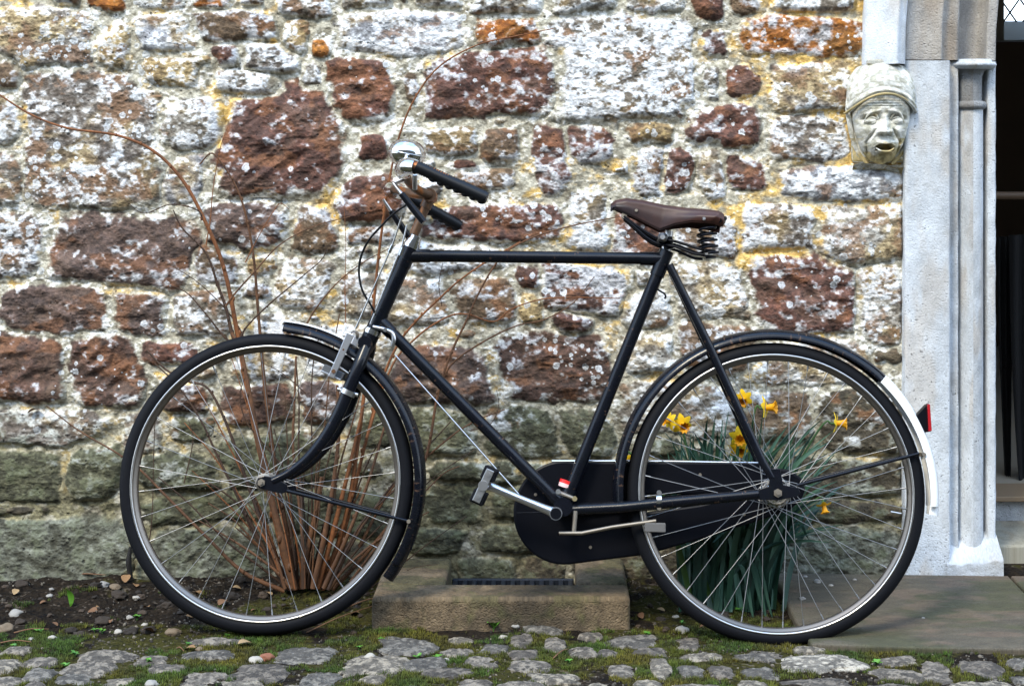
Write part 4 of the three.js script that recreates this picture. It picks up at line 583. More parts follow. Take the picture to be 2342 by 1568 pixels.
// cranks and pedals
const CK = B(1271, 1174, .062), CP = B(1112, 1108, .066);
for (const s of [1, -1]) {
  const ax = V(BB.x, BB.y, s * .06), d = V(CP.x - CK.x, CP.y - CK.y, 0).multiplyScalar(s), base = s > 0 ? CK.clone() : ax.clone(), tip = base.clone().add(d), cr = new THREE.Group(); cr.name = 'crank'; bike.add(cr);
  base.z = s > 0 ? .060 : -.078; tip.z = s > 0 ? .068 : -.086;
  const g = tube([base, base.clone().lerp(tip, .15), base.clone().lerp(tip, .5), tip], [.0135, .0105, .0088, .0100], 14, 14); part('arm', [g, tube([V(base.x, base.y, base.z - s * .012), V(base.x, base.y, base.z + s * .012)], .0152, 20), tube([V(tip.x, tip.y, tip.z - s * .009), V(tip.x, tip.y, tip.z + s * .009)], .0128, 20)], alu, cr);
  part('dust_cap', tube([V(base.x, base.y, base.z + s * .011), V(base.x, base.y, base.z + s * .0145)], .0132, 20), blackDull, cr);
  const pd = new THREE.Group(); pd.name = 'pedal'; pd.position.set(tip.x, tip.y, tip.z + s * .012); pd.rotation.z = -24 * deg * 1 + 90 * deg; bike.add(pd);
  part('spindle', [tube([V(0, 0, 0), V(0, 0, s * .028)], .0105, 14), tube([V(0, 0, s * .02), V(0, 0, s * .096)], .0085, 12)], dullSteel, pd);
  for (const q of [1, -1]) { const bl = new THREE.Group(); part('rubber_block', [box(.029, .031, .080, q * .0295, 0, s * .052, .003), ...[0, 1, 2, 3, 4].map((k) => box(.0305, .0325, .009, q * .0295, 0, s * (.020 + k * .016), .002))], rubber, pd); }
  part('end_plate', [box(.080, .0185, .003, 0, 0, s * .0945, .001), tube([V(0, 0, s * .088), V(0, 0, s * .1)], [.0128, .0118], 18), ...[1, -1].map((q) => tube([V(q * .028, 0, s * .094), V(q * .028, 0, s * .099)], .005, 10))], steel, pd);
  part('end_plate', box(.070, .013, .003, 0, 0, s * .0115, .001), dullSteel, pd);
}
// saddle
const leatherTex = tex(512, 512, (x, y, o) => { const f = fbm(x * 12, y * 12, 4), h = fbm(x * 80, y * 80, 2), v = 1 + .4 * f + .25 * h, bl = sst(.0, .35, fbm(x * 6 + 9, y * 6, 3)); o[0] = lerp(.046, .026, bl) * v; o[1] = lerp(.019, .018, bl) * v; o[2] = lerp(.014, .020, bl) * v; }, true, MIR);
const leather = new THREE.MeshPhysicalMaterial({ map: leatherTex, roughness: .5, specularIntensity: .5, clearcoat: .12, clearcoatRoughness: .3 });
{
  const sdl = new THREE.Group(); sdl.name = 'saddle'; bike.add(sdl);
  const top = [[1396, 466], [1408, 457], [1432, 453], [1470, 457.5], [1518, 468.5], [1560, 475], [1605, 481], [1640, 489], [1652, 496]].map(([u, v]) => B(u, v, 0)), bot = [[1398, 469], [1412, 476], [1440, 487], [1470, 503], [1502, 522], [1532, 509], [1562, 502.5], [1612, 505], [1652, 513]].map(([u, v], i) => B(u, v, [.012, .02, .024, .026, .03, .05, .065, .078, .078][i])), half = [.010, .020, .024, .026, .033, .050, .066, .079, .072];
  const smp = (arr, t) => { const k = Math.min(arr.length - 2, Math.floor(t * (arr.length - 1))), f = t * (arr.length - 1) - k, sm = f; return typeof arr[0] === 'number' ? lerp(arr[k], arr[k + 1], sm) : arr[k].clone().lerp(arr[k + 1], sm); };
  const sheet = (off) => grid(64, 32, (a, b) => { const T = smp(top, a), Bt = smp(bot, a), hw = smp(half, a), s = b * 2 - 1, q = Math.abs(s), rear = sst(.85, 1, a); let w, y; if (q < .55) { const t = q / .55; w = hw * .93 * Math.sin(t * Math.PI / 2); y = T.y - .010 * (1 - Math.cos(t * Math.PI / 2)) - .006 * t * t + (a > .6 ? .008 * sst(.6, .95, a) * Math.sin(t * Math.PI / 2) : 0); } else { const t = (q - .55) / .45; w = hw * lerp(.93, 1.02, sst(0, .5, t)) - hw * .12 * t * t; const y0 = T.y - .016 + (a > .6 ? .008 * sst(.6, .95, a) : 0); y = lerp(y0, Bt.y, t); } return [T.x + (q > .55 ? (Bt.x - T.x) * (q - .55) / .45 * .6 : 0), y - off, Math.sign(s) * Math.max(0, w - off), a * .5, b * .3]; });
  part('leather_top', [sheet(0), sheet(.004)], leather, sdl);
  const back = B(1652, 503, 0); part('cantle_plate', tube([V(back.x - .012, back.y - .010, .072), V(back.x + .002, back.y - .002, .045), V(back.x + .004, back.y + .002, 0), V(back.x + .002, back.y - .002, -.045), V(back.x - .012, back.y - .010, -.072)], .006, 8, 20), blackDull, sdl);
  for (const [u, v, w] of [[1455, 481, .0262], [1610, 499.5, .0795]]) for (const s of [1, -1]) { const p = B(u, v, w); part('rivet', tube([V(p.x, p.y, s * (w - .004)), V(p.x, p.y, s * (w + .0022))], [.0048, .0036], 12), w > .05 ? steel : dullSteel, sdl); }
  for (const s of [1, -1]) {
    const z = s * .052, t0 = B(1618, 519, .055), t1 = B(1624, 580, .055), pts = []; for (let i = 0; i <= 84; i++) { const t = i / 84, an = t * Math.PI * 2 * 4.3; pts.push(V(lerp(t0.x, t1.x, t) + Math.cos(an) * .0195, lerp(t0.y, t1.y, t), z + Math.sin(an) * .0195)); } part('spring', tube(pts, .0031, 8, 168), blackDull, sdl);
    for (const dv of [0, 1]) part('rail', tube([B(1427, 494 + dv * 5, .012), B(1448, 511 + dv * 5, .016), B(1480, 532 + dv * 12, .02), B(1505, 545 + dv * 12, .024), B(1545, 552 + dv * 12, .032), B(1590, 566 + dv * 14, .045), B(1612, 572 + dv * 10, .05)].map((p) => V(p.x, p.y, s * p.z)), .0035, 8, 30), blackDull, sdl);
  }
  const np = B(1427, 490); part('nose_bolt', [tube([V(np.x - .004, np.y + .006, 0), V(np.x + .008, np.y + .002, 0)], .0075, 10), tube([V(np.x, np.y - .004, .014), V(np.x, np.y - .004, -.014)], .007, 10)], dullSteel, sdl);
  const cl = B(1514, 547); part('clamp', [tube([V(cl.x, cl.y, .036), V(cl.x, cl.y, -.036)], .013, 18), tube([V(cl.x + .013, cl.y + .004, .012), V(cl.x + .016, cl.y - .026, .012)], .012, 14)], blackDull, sdl);
  part('clamp_nut', [tube([V(cl.x, cl.y, .034), V(cl.x, cl.y, .043), V(cl.x, cl.y, .046)], [.0125, .0115, .006], 18)], steel, sdl);
  part('seat_post', tube([B(1530, 528), B(1526, 560), B(1524, 566), B(1520, 588)], [.0105, .0105, .0125, .0125], 18), steel, bike);
}
part('pump_peg', tube([B(1503, 661, .012), B(1512, 667, .012), B(1519, 671, .012), B(1522, 676, .012), B(1520, 683, .012)], .0024, 8, 12), blackDull, bike);
// stem, handlebar, grips, bell
{
  const s0 = B(946, 536), s1 = B(983, 450); bt('stem', [s0, s1], [.0118, .0112], rust, 16);
  part('stem_clamp', [tube([V(s1.x, s1.y + .002, .021), V(s1.x, s1.y + .002, -.021)], .0172, 20), tube([s1.clone().addScaledVector(hd, .03), s1], .0145, 16)], rust, bike);
  const bar = new THREE.Group(); bar.name = 'handlebar'; bike.add(bar);
  const pts = [V(s1.x, s1.y + .002, 0), V(s1.x - .002, s1.y + .003, .022), B(958, 436, .055), B(938, 420, .105), B(927, 400, .165), B(923, 388, .215), B(930, 380, .250), B(950, 380, .264), B(985, 392, .267), B(1108, 450, .267)];
  const stAx = hd.clone().negate(), turn = (p, a) => p.clone().sub(pts[0]).applyAxisAngle(stAx, a).add(pts[0]), far = (p) => { const q = turn(mir(turn(p, -STEER)), STEER); q.y -= .135 * Math.max(0, -q.z - .02); return q; };
  part('bar', tube([...pts.slice(1).reverse().map(far), ...pts], .0112, 14, 90), rust, bar);
  for (const s of [1, -1]) part('bend', tube([B(926, 396, .185), B(922, 388, .222), B(930, 380.5, .250), B(951, 382, .2645)].map((p) => s > 0 ? p : far(p)), [.0145, .0225, .0215, .0175], 18, 14), chrome, bar);
  const g0 = B(952, 381, .267), g1 = B(1113, 453, .267);
  for (const s of [1, -1]) {
    const a = s > 0 ? g0.clone() : far(g0), b = s > 0 ? g1.clone() : far(g1), P = [], R = [], n = 110; for (let i = 0; i <= n; i++) { const t = i / n; P.push(a.clone().lerp(b, t)); R.push(t < .62 ? .0146 + .0007 * Math.sign(Math.sin(t * 190)) : t < .655 ? .0162 : .0152 - (t > .97 ? .001 : 0)); } const gp = part('grip', tube(P, R, 20), gripMat, bar);
    const fing = []; for (let i = 0; i < 7; i++) { const t = .24 + i * .115; fing.push(ico(2, (v) => { v.multiplyScalar(.009); v.x *= 1.25; }).translate(lerp(a.x, b.x, t), lerp(a.y, b.y, t) - .0105, lerp(a.z, b.z, t))); } part('finger_ridge', fing, gripMat, gp);
    // brake levers under the grips
    const L = [B(898, 418, .20), B(920, 446, .205), B(969, 508, .205)].map((p) => s > 0 ? p : far(p));
    { const lv = part('brake_lever', tube([L[0], L[1]], [.0034, .0048], 10), alu, bike); part('sleeve', tube([L[1].clone().lerp(L[2], -.05), L[1].clone().lerp(L[2], .5), L[2]], [.0078, .0092, .0088], 12), black, lv); }
  }
  bt('lever_pivot', [B(921, 412, .15), B(903, 420, .195)], .004, steel, 8);
  bt('lever_link', [B(948, 398, .21), B(948, 432, .18)], .006, alu, 8);
  const bc = B(930, 351, .12), bell = new THREE.Group(); bell.name = 'bell'; bell.position.copy(bc); bell.rotation.set(.1, 0, -.16); bike.add(bell);
  const bp = []; for (let i = 0; i <= 22; i++) { const t = i / 22 * Math.PI; bp.push(new THREE.Vector2(.046 * Math.pow(Math.sin(t), .85), -.035 * Math.cos(t))); } 
  part('dome', new THREE.LatheGeometry(bp, 48), chrome, bell); part('seam', new THREE.TorusGeometry(.046, .0013, 8, 48).rotateX(Math.PI / 2).translate(0, -.002, 0), steel, bell); part('foot', tube([V(0, -.024, 0), V(-.004, -.046, -.004)], [.008, .006], 12), steel, bell);
}
// brake rods, cable and fittings
bt('brake_rod', [B(930, 514, .045), B(919, 560, .042), B(846, 741, .034)], .0022, steel, 8); bt('rod_adjuster', [B(921, 566, .042), B(914, 584, .041)], .0048, chrome, 10);
bt('brake_rod', [B(918, 496, .10), B(896, 562, .075), B(812, 752, .048)], .0022, steel, 8); bt('rod_adjuster', [B(897, 560, .076), B(889, 577, .074)], .0048, chrome, 10);
bt('brake_rod', [B(903, 812, .022), B(1200, 1146, .028)], .0018, alu, 8);
bt('gear_cable', [B(932, 466, .19), B(900, 488, .16), B(870, 518, .13), B(842, 550, .10), B(825, 586, .08), B(820, 622, .07), B(828, 664, .06), B(850, 702, .045), B(858, 720, .03)], .0028, gripMat, 8, 40);
bt('brake_bellcrank', [B(852, 747, .026), B(882, 754, .026), B(896, 762, .026), B(900, 776, .026), B(896, 792, .022)], [.0048, .0052, .006, .006, .0045], alu, 10, 20); bt('bellcrank_bolt', [B(880, 754, .022), B(880, 754, .035)], .0052, steel, 8);
{
  const P0 = B(800, 764, .062), P1 = B(758, 862, .05), n = V(P1.x - P0.x, P1.y - P0.y, 0).normalize(), t = V(-n.y, n.x, 0).multiplyScalar(.0068);
  const st = part('brake_stirrup', extr([[P0.x + t.x * 1.25, P0.y + t.y * 1.25], [P0.x - t.x * 1.25, P0.y - t.y * 1.25], [P1.x - t.x, P1.y - t.y], [P1.x + t.x, P1.y + t.y]], .003, .0008).translate(0, 0, .058), alu, bike);
  part('bolt', [tube([at(P1.clone().lerp(P0, .13), .052), at(P1.clone().lerp(P0, .13), .064)], .005, 8), tube([at(P0.clone().lerp(P1, .36), .058), at(P0.clone().lerp(P1, .36), .062)], .0024, 8)], rust, st);
  part('bridge', tube([at(P0, .056), V(P0.x + .004, P0.y + .007, .03), V(P0.x + .004, P0.y + .007, -.03), at(P0, -.056)], .0045, 8, 20), alu, st);
  part('arm', extr([[P0.x + t.x, P0.y + t.y], [P0.x - t.x, P0.y - t.y], [P1.x - t.x, P1.y - t.y], [P1.x + t.x, P1.y + t.y]], .003, .0008).translate(0, 0, -.058), alu, st);
  const pad = B(762, 851, .036); const pg = box(.056, .019, .024, 0, 0, 0, .003); pg.rotateZ(-.42); pg.translate(pad.x, pad.y, .032); const pad2 = pg.clone().translate(0, 0, -.064); part('brake_pad', [pg, pad2], mat([.06, .065, .07], .7), bike); const pm = box(.054, .004, .014, 0, 0, 0, .001); pm.rotateZ(-.42); pm.translate(pad.x - .004, pad.y - .0085, .046); part('pad_holder', pm, steel, bike);
  bt('brake_link', [B(790, 740, .04), B(783, 764, .05), B(795, 768, .055)], .0025, alu, 8, 10);
  const fc = B(795, 897, .05), fd = V(.42, .91, 0).normalize(); bt('guide_clamp', [V(fc.x - fd.x * .006, fc.y - fd.y * .006, .0495), V(fc.x + fd.x * .006, fc.y + fd.y * .006, .0495)], .0192, steel, 18); bt('guide_bolt', [V(fc.x - .026, fc.y + .008, .05), V(fc.x + .024, fc.y - .006, .05)], .005, steel, 8);
}
// rear brake and small brackets
bt('rear_stirrup', [B(1278, 1219, .04), B(1330, 1219, .04), B(1400, 1205, .04), B(1500, 1191, .04)], [.0045, .005, .0048, .0052], dullSteel, 8); bt('stirrup_arm', [B(1316, 1168, .036), B(1312, 1216, .038)], .0055, dullSteel, 8);
part('rear_brake_pad', box(.05, .022, .02, B(1498, 1206, .038).x, B(1498, 1206, .038).y, .036, .003), mat([.10, .095, .09], .8), bike);
{ const c = B(1507, 1144, .042), d = V(.996, .09, 0); bt('stay_clip', [V(c.x - .006, c.y, .042), V(c.x + .006, c.y + .0005, .042)], .0135, steel, 18); bt('clip_bolt', [V(c.x, c.y + .018, .034), V(c.x, c.y + .018, .05)], .006, steel, 10); bt('clip_bolt', [V(c.x, c.y - .018, .034), V(c.x, c.y - .018, .05)], .005, dullSteel, 10); }
bt('cable_bracket', [B(1272, 1124, .03), B(1312, 1140, .03)], .0055, dullSteel, 8); bt('bracket_bolt', [B(1276, 1124, .026), B(1276, 1124, .042)], .0062, steel, 10); bt('bracket_bolt', [B(1314, 1140, .026), B(1314, 1140, .042)], .0062, mat([.5, .42, .24], .4, 1), 10);
{ const a = B(1296, 1098, 0), b = B(1291, 1114, 0); bt('tape_band', [a.clone().lerp(b, .45), b], .0164, mat([.75, .5, .48], .5), 14); bt('tape_band', [a, a.clone().lerp(b, .46)], .0165, mat([.7, .02, .02], .4), 14); }

// ------------------------------------------------------------------ bare shrub behind the front wheel
{
  const r = rng(23), base = G(690, 1352, .02); base.z = .15; base.y = .0;
  const sh = thing('bare_shrub', 'leafless shrub of thin orange brown stems behind the front wheel', 'shrub', base);
  const barkTex = tex(256, 512, (x, y, o) => { const f = fbm(x * 9, y * 30, 3), v = 1 + .6 * f + .25 * n2(x * 60, y * 200); o[0] = .100 * v; o[1] = .045 * v; o[2] = .017 * v; }, true, MIR), barks = [[.95, .88, .82], [1.7, 1.3, .9], [.42, .43, .50], [.62, .64, .70]].map((c) => new THREE.MeshStandardMaterial({ map: barkTex, roughness: .75, color: new THREE.Color().setRGB(...c) }));
  // picture path, width at base and tip in millimetres, bark tone
  const ST = [
    [[[668, 1348], [640, 1230], [605, 1080], [572, 930], [545, 780], [510, 610], [470, 510], [415, 410], [350, 345], [270, 310], [150, 292], [70, 262], [-20, 205]], 19, 4, 1],
    [[[682, 1348], [652, 1200], [626, 1050], [606, 900], [590, 720], [575, 560], [545, 440], [505, 372], [482, 350], [455, 376]], 15, 3.5, 0], [[[672, 1348], [650, 1260], [618, 1130], [590, 1010], [570, 900], [548, 800], [528, 760]], 20, 8, 0],
    [[[735, 1348], [790, 1180], [822, 980], [848, 750], [868, 560], [888, 420], [912, 312], [945, 230], [1000, 155], [1090, 103], [1180, 82], [1265, 65]], 13, 2.5, 1], [[[760, 1348], [850, 1250], [925, 1150], [975, 1040], [1001, 900], [1030, 810], [1067, 731], [1087, 685], [1121, 622], [1154, 579], [1210, 546], [1296, 519], [1417, 495]], 11, 2.5, 0],
    [[[745, 1348], [790, 1200], [838, 1000], [880, 850], [915, 778], [950, 735], [995, 691], [1045, 645], [1101, 605], [1150, 576], [1190, 552]], 12, 3.5, 1], [[[838, 1000], [870, 900], [905, 820], [938, 784], [981, 748], [1034, 720], [1067, 718], [1130, 735], [1167, 708], [1233, 685], [1299, 680], [1418, 682]], 7, 2, 1],
    [[[1005, 880], [1031, 834], [1100, 784], [1183, 744], [1243, 731], [1312, 691], [1359, 632]], 6, 1.6, 0], [[[820, 1250], [900, 1110], [985, 1036], [1051, 983], [1100, 956], [1154, 936]], 8, 2.5, 0], [[[655, 1348], [610, 1230], [556, 1080], [513, 960], [470, 884], [430, 872], [381, 847], [334, 801]], 12, 4, 2],
    [[[652, 1345], [570, 1190], [490, 1029], [463, 970], [407, 884], [352, 830]], 10, 3, 2], [[[650, 1352], [557, 1309], [472, 1228], [371, 1126], [317, 1072], [265, 1035], [180, 985], [105, 928]], 11, 2.5, 0], [[[660, 1335], [631, 1282], [590, 1238], [540, 1150], [465, 1096]], 10, 3, 2],
    [[[695, 1345], [690, 1220], [669, 1016], [672, 933], [676, 814]], 9, 5, 0], [[[705, 1345], [712, 1200], [712, 1036], [715, 834], [735, 745]], 6, 2.5, 2], [[[545, 780], [560, 751], [612, 698], [695, 628], [738, 589], [748, 560]], 5, 2, 2], [[[515, 700], [533, 675], [583, 619], [636, 562], [712, 519], [800, 495]], 5, 1.8, 0],
    [[[545, 800], [530, 764], [516, 705], [497, 652], [470, 579], [414, 519], [395, 480]], 11, 2.5, 2], [[[550, 800], [513, 771], [470, 718], [424, 668], [387, 652]], 6, 2, 2], [[[560, 780], [543, 745], [507, 698], [447, 642], [394, 609]], 4, 1.6, 2], [[[462, 500], [454, 483], [391, 467], [325, 487], [285, 457]], 4, 1.4, 2],
    [[[690, 760], [702, 738], [722, 705], [769, 648], [830, 600], [905, 560]], 5, 1.8, 0], [[[800, 1330], [900, 1200], [979, 1116], [1019, 1079], [1050, 1066]], 6, 2.5, 0], [[[820, 1360], [860, 1335], [972, 1248], [1066, 1180]], 4.5, 1.5, 2], [[[795, 1370], [860, 1350], [940, 1300], [1000, 1290]], 3, 1.2, 2], [[[470, 560], [480, 500], [485, 440], [505, 330], [520, 290]], 3, 1.4, 1], [[[560, 600], [580, 560], [620, 490], [640, 465], [660, 478]], 3, 1.4, 1],
    [[[715, 1345], [740, 1230], [765, 1080], [775, 960], [770, 880]], 15, 7, 0], [[[725, 1345], [765, 1200], [800, 1060], [828, 940]], 16, 7, 1], [[[740, 1345], [800, 1210], [845, 1090], [880, 970]], 13, 5, 0], [[[690, 1345], [700, 1270], [720, 1180], [735, 1090]], 17, 10, 0], [[[700, 1345], [735, 1260], [752, 1180], [760, 1120]], 15, 9, 2], [[[750, 1348], [790, 1260], [830, 1190], [880, 1140], [905, 1120]], 9, 3, 2], [[[660, 1348], [600, 1300], [520, 1240], [430, 1150], [360, 1090]], 7, 2.5, 2], [[[420, 1105], [440, 1000], [430, 960]], 3, 1.5, 2],
    [[[640, 1060], [590, 1000], [560, 960], [548, 900], [560, 860]], 4, 2, 2], [[[790, 740], [788, 660], [790, 560], [786, 470]], 2.5, 1.2, 1], [[[700, 900], [640, 850], [600, 830]], 3, 1.5, 2], [[[1010, 700], [1003, 650], [1012, 600]], 2.5, 1.2, 2], [[[1075, 985], [1120, 970], [1140, 930], [1135, 890]], 2.5, 1.2, 2], [[[330, 1290], [345, 1200], [350, 1050], [355, 900]], 3, 1.5, 2],
  ];
  for (let i = 0; i < 30; i++) {                                        // more of the same crowded stems, fanning from the root
    const side = r() * 2 - 1, u0 = 700 + side * 60, reach = side * (120 + r() * 260) + (r() - .5) * 120, top = i < 20 ? 1180 - r() * 260 : 980 - r() * 330, p = []; for (let k = 0; k <= 5; k++) { const t = k / 5; p.push([u0 + reach * Math.pow(t, 1.25) + (r() - .5) * 12 * t, lerp(1346, top, t) + Math.abs(side) * 40 * t * t]); } ST.push([p, 3.5 + r() * 7, 1.4 + r() * 1.6, [0, 1, 2, 2, 3][Math.floor(r() * 5)]]);
  }
  for (const [p, w0, w1, tone] of ST) {
    const n = p.length, zt = .035 + r() * .06, zb0 = .10 + r() * .09, pts = [], rad = [];
    const len = p.reduce((s, q, i) => s + (i ? Math.hypot(q[0] - p[i - 1][0], q[1] - p[i - 1][1]) : 0), 0); let run = 0;
    p.forEach(([u, v], i) => { if (i) run += Math.hypot(u - p[i - 1][0], v - p[i - 1][1]); const t = run / len, hy = clamp((1348 - v) / 900), z = lerp(zb0, zt, sst(0, .75, hy)) ; const q = W(u, v, z); pts.push(q.sub(base)); rad.push(lerp(w0, w1, Math.pow(t, .7)) / 1750); });
    const st = part('stem', tube(pts, rad, 7, Math.max(12, n * 5)), barks[tone], sh);
    const crv = new THREE.CatmullRomCurve3(pts, false, 'centripetal'), buds = []; for (let k = 1; k < n * 1.6; k++) { const t = (k + r() * .5) / (n * 1.6 + 1), q = crv.getPoint(t), rr = lerp(w0, w1, Math.pow(t, .7)) / 2000; const a = r() * 6.28; buds.push(ico(1, (v) => { v.multiplyScalar(rr * .7 + .0008); v.y *= 1.7; }).translate(q.x + Math.cos(a) * rr, q.y, q.z + Math.sin(a) * rr)); }
    part('bud', buds, barks[tone], st).userData.kind = 'stuff';
  }
}

// ------------------------------------------------------------------ daffodils behind the rear wheel
const leafMats = [[.028, .082, .046], [.018, .055, .036], [.055, .130, .090], [.042, .095, .016]].map((c) => phys(c, .5, 0, { side: THREE.DoubleSide }));
const petalMat = mat([.88, .60, .012], .6, 0, { side: THREE.DoubleSide }), trumMat = mat([.88, .40, .004], .55, 0, { side: THREE.DoubleSide }), stemMat = mat([.05, .12, .03], .6);
function strap(p0, p1, bow, w, tw, n = 9) {                             // a strap leaf from p0 to p1, bowing by vector bow
  const c = new THREE.QuadraticBezierCurve3(p0, p0.clone().lerp(p1, .5).add(bow), p1), pts = c.getPoints(n);
  return grid(2, n, (a, b) => { const i = Math.round(b * n), p = pts[i], t = pts[Math.min(n, i + 1)].clone().sub(pts[Math.max(0, i - 1)]).normalize(), s = V(Math.cos(tw + b * .7), 0, Math.sin(tw + b * .7)); s.addScaledVector(t, -s.dot(t)).normalize(); const hw = w * Math.min(1, (.75 + b * .5)) * Math.pow(1 - Math.pow(b, 4), .8) + .0004, f = (a - .5) * 2, d = t.clone().cross(s).multiplyScalar((1 - f * f) * w * .3); return [p.x + s.x * hw * f + d.x, p.y + s.y * hw * f + d.y, p.z + s.z * hw * f + d.z, a, b]; });
}
{
  const r = rng(77), base = V(W(1650, 0, .22).x, .005, .22), cl = thing('daffodil_clump', 'clump of yellow daffodils with blue green strap leaves behind the rear wheel', 'flowers', base);
  const foot = () => V((r() - .5) * .16, .0, (r() - .5) * .13);
  const tipAt = (u, v, z) => W(u, v, z).sub(base);
  const tips = [[1520, 990], [1534, 1002], [1548, 985], [1556, 1012], [1566, 998], [1574, 1024], [1584, 985], [1596, 1010], [1606, 1000], [1614, 968], [1618, 955], [1628, 992], [1636, 950], [1640, 985], [1652, 960], [1660, 996], [1666, 940], [1674, 915], [1670, 985], [1690, 1010], [1706, 980], [1720, 960], [1735, 985], [1745, 940], [1760, 1010], [1775, 990], [1790, 1015], [1812, 1000], [1822, 985], [1835, 962], [1846, 945], [1850, 1000], [1862, 985], [1868, 1030], [1880, 958], [1884, 1010], [1893, 1035], [1905, 985], [1908, 1040], [1925, 1020], [1900, 1085], [1915, 1100], [1936, 1105], [1926, 1120], [1902, 1130], [1930, 1210], [1888, 1205], [1860, 1198], [1896, 1240], [1560, 1060], [1580, 1080], [1600, 1060], [1625, 1050], [1650, 1040], [1676, 1060], [1530, 1050], [1545, 1090], [1508, 1040], [1512, 1080], [1640, 1075], [1700, 1060], [1725, 1080]];
  const all = [...tips]; for (let i = 0; i < 110; i++) all.push([1508 + r() * 330, 990 + r() * 240]); for (let i = 0; i < 34; i++) all.push([1790 + r() * 140, 960 + r() * 260]);
  all.forEach(([u, v], i) => { const f = foot(), t = tipAt(u, v, .10 + r() * .25); f.x += t.x * .22; part('leaf', strap(f, t, V(-(t.x - f.x) * .30, .06 + r() * .05, (r() - .5) * .06), .0055 + r() * .0025, (r() - .5) * 1.6), leafMats[Math.floor(r() * 3)], cl); });
  for (const [u, v, mu, mv] of [[1745, 1398, 1700, 1255], [1758, 1440, 1712, 1280], [1725, 1425, 1690, 1290], [1768, 1420, 1715, 1255], [1500, 1120, 1560, 1150], [1630, 1240, 1690, 1190], [1690, 1222, 1640, 1200], [1850, 1235, 1800, 1150]]) { const f = foot(), t = tipAt(u, v, .30), m = tipAt(mu, mv, .28), c = new THREE.CatmullRomCurve3([f, m, t]), pts = c.getPoints(14); part('leaf', grid(2, 14, (a, b) => { const p = pts[Math.round(b * 14)], hw = .0068 * Math.pow(1 - Math.pow(b, 3), .7) + .0004; return [p.x + (a - .5) * 2 * hw, p.y, p.z + (a - .5) * .006]; }), leafMats[2], cl); }
  for (let i = 0; i < 16; i++) { const f = foot(), t = V(f.x * 1.5 + (r() - .5) * .1, .13 + r() * .16, f.z * 1.3 + (r() - .5) * .06); part('leaf', strap(f, t, V(0, .01, .01), .006 + r() * .002, (r() - .5)), leafMats[i % 4 === 0 ? 3 : 1], cl); }
  const FL = [[1531, 962, -.8, .1, .5, .0165, .2], [1560, 970, .2, -.25, 1, .0185, .2], [1700, 912, -.2, -.3, .9, .017, .2], [1752, 932, .85, .1, .35, .021, 0], [1914, 968, 1, .02, .25, .020, 0], [1692, 1000, -.1, -.15, 1, .019, .25], [1689, 1026, .1, -.3, 1, .018, 0], [1884, 1156, .15, -.9, .4, .015, .2], [1428, 1050, -.4, -.6, .6, .016, .2]];
  for (const [u, v, dx, dy, dz, s, z0] of FL) {
    const z = .20 + z0 * .2, p = tipAt(u, v, z), d = V(dx, dy, dz).normalize(), fl = new THREE.Group(); fl.name = 'flower'; fl.position.copy(p); fl.quaternion.setFromUnitVectors(V(0, 0, 1), d); cl.add(fl);
    const pet = grid(6, 8, (a, b) => { const w = .42 * Math.pow(Math.sin(Math.PI * Math.min(1, b * .93 + .05)), .75) * (1 - b * .15), x = (a - .5) * 2 * w; return [x * s * 1.25, b * s * 1.55, (.10 * Math.sin(b * 3) - .25 * b - .3 * x * x) * s]; });
    for (let k = 0; k < 6; k++) { const m = part('petal', pet, petalMat, fl); m.rotation.z = k * Math.PI / 3 + .2; m.rotation.x = (r() - .5) * .35; m.position.z = k % 2 * .0006; }
    part('trumpet', grid(36, 10, (a, b) => { const an = a * Math.PI * 2, rr = s * lerp(.34, .52, b) + (b > .75 ? (b - .75) * s * (.9 + .5 * Math.sin(an * 9)) : 0); return [Math.cos(an) * rr, Math.sin(an) * rr, s * 1.25 * b]; }), trumMat, fl);
    const bk = p.clone().addScaledVector(d, -.016), ft = V(p.x * .25 + (r() - .5) * .05, 0, (r() - .5) * .1); part('flower_stem', tube([ft, ft.clone().lerp(bk, .6).add(V(-p.x * .1, .03, 0)), bk.clone().add(V(-d.x * .008, .006, -d.z * .006)), bk, p], [.0034, .003, .0026, .003, .0042], 7, 24), stemMat, cl);
  }
}

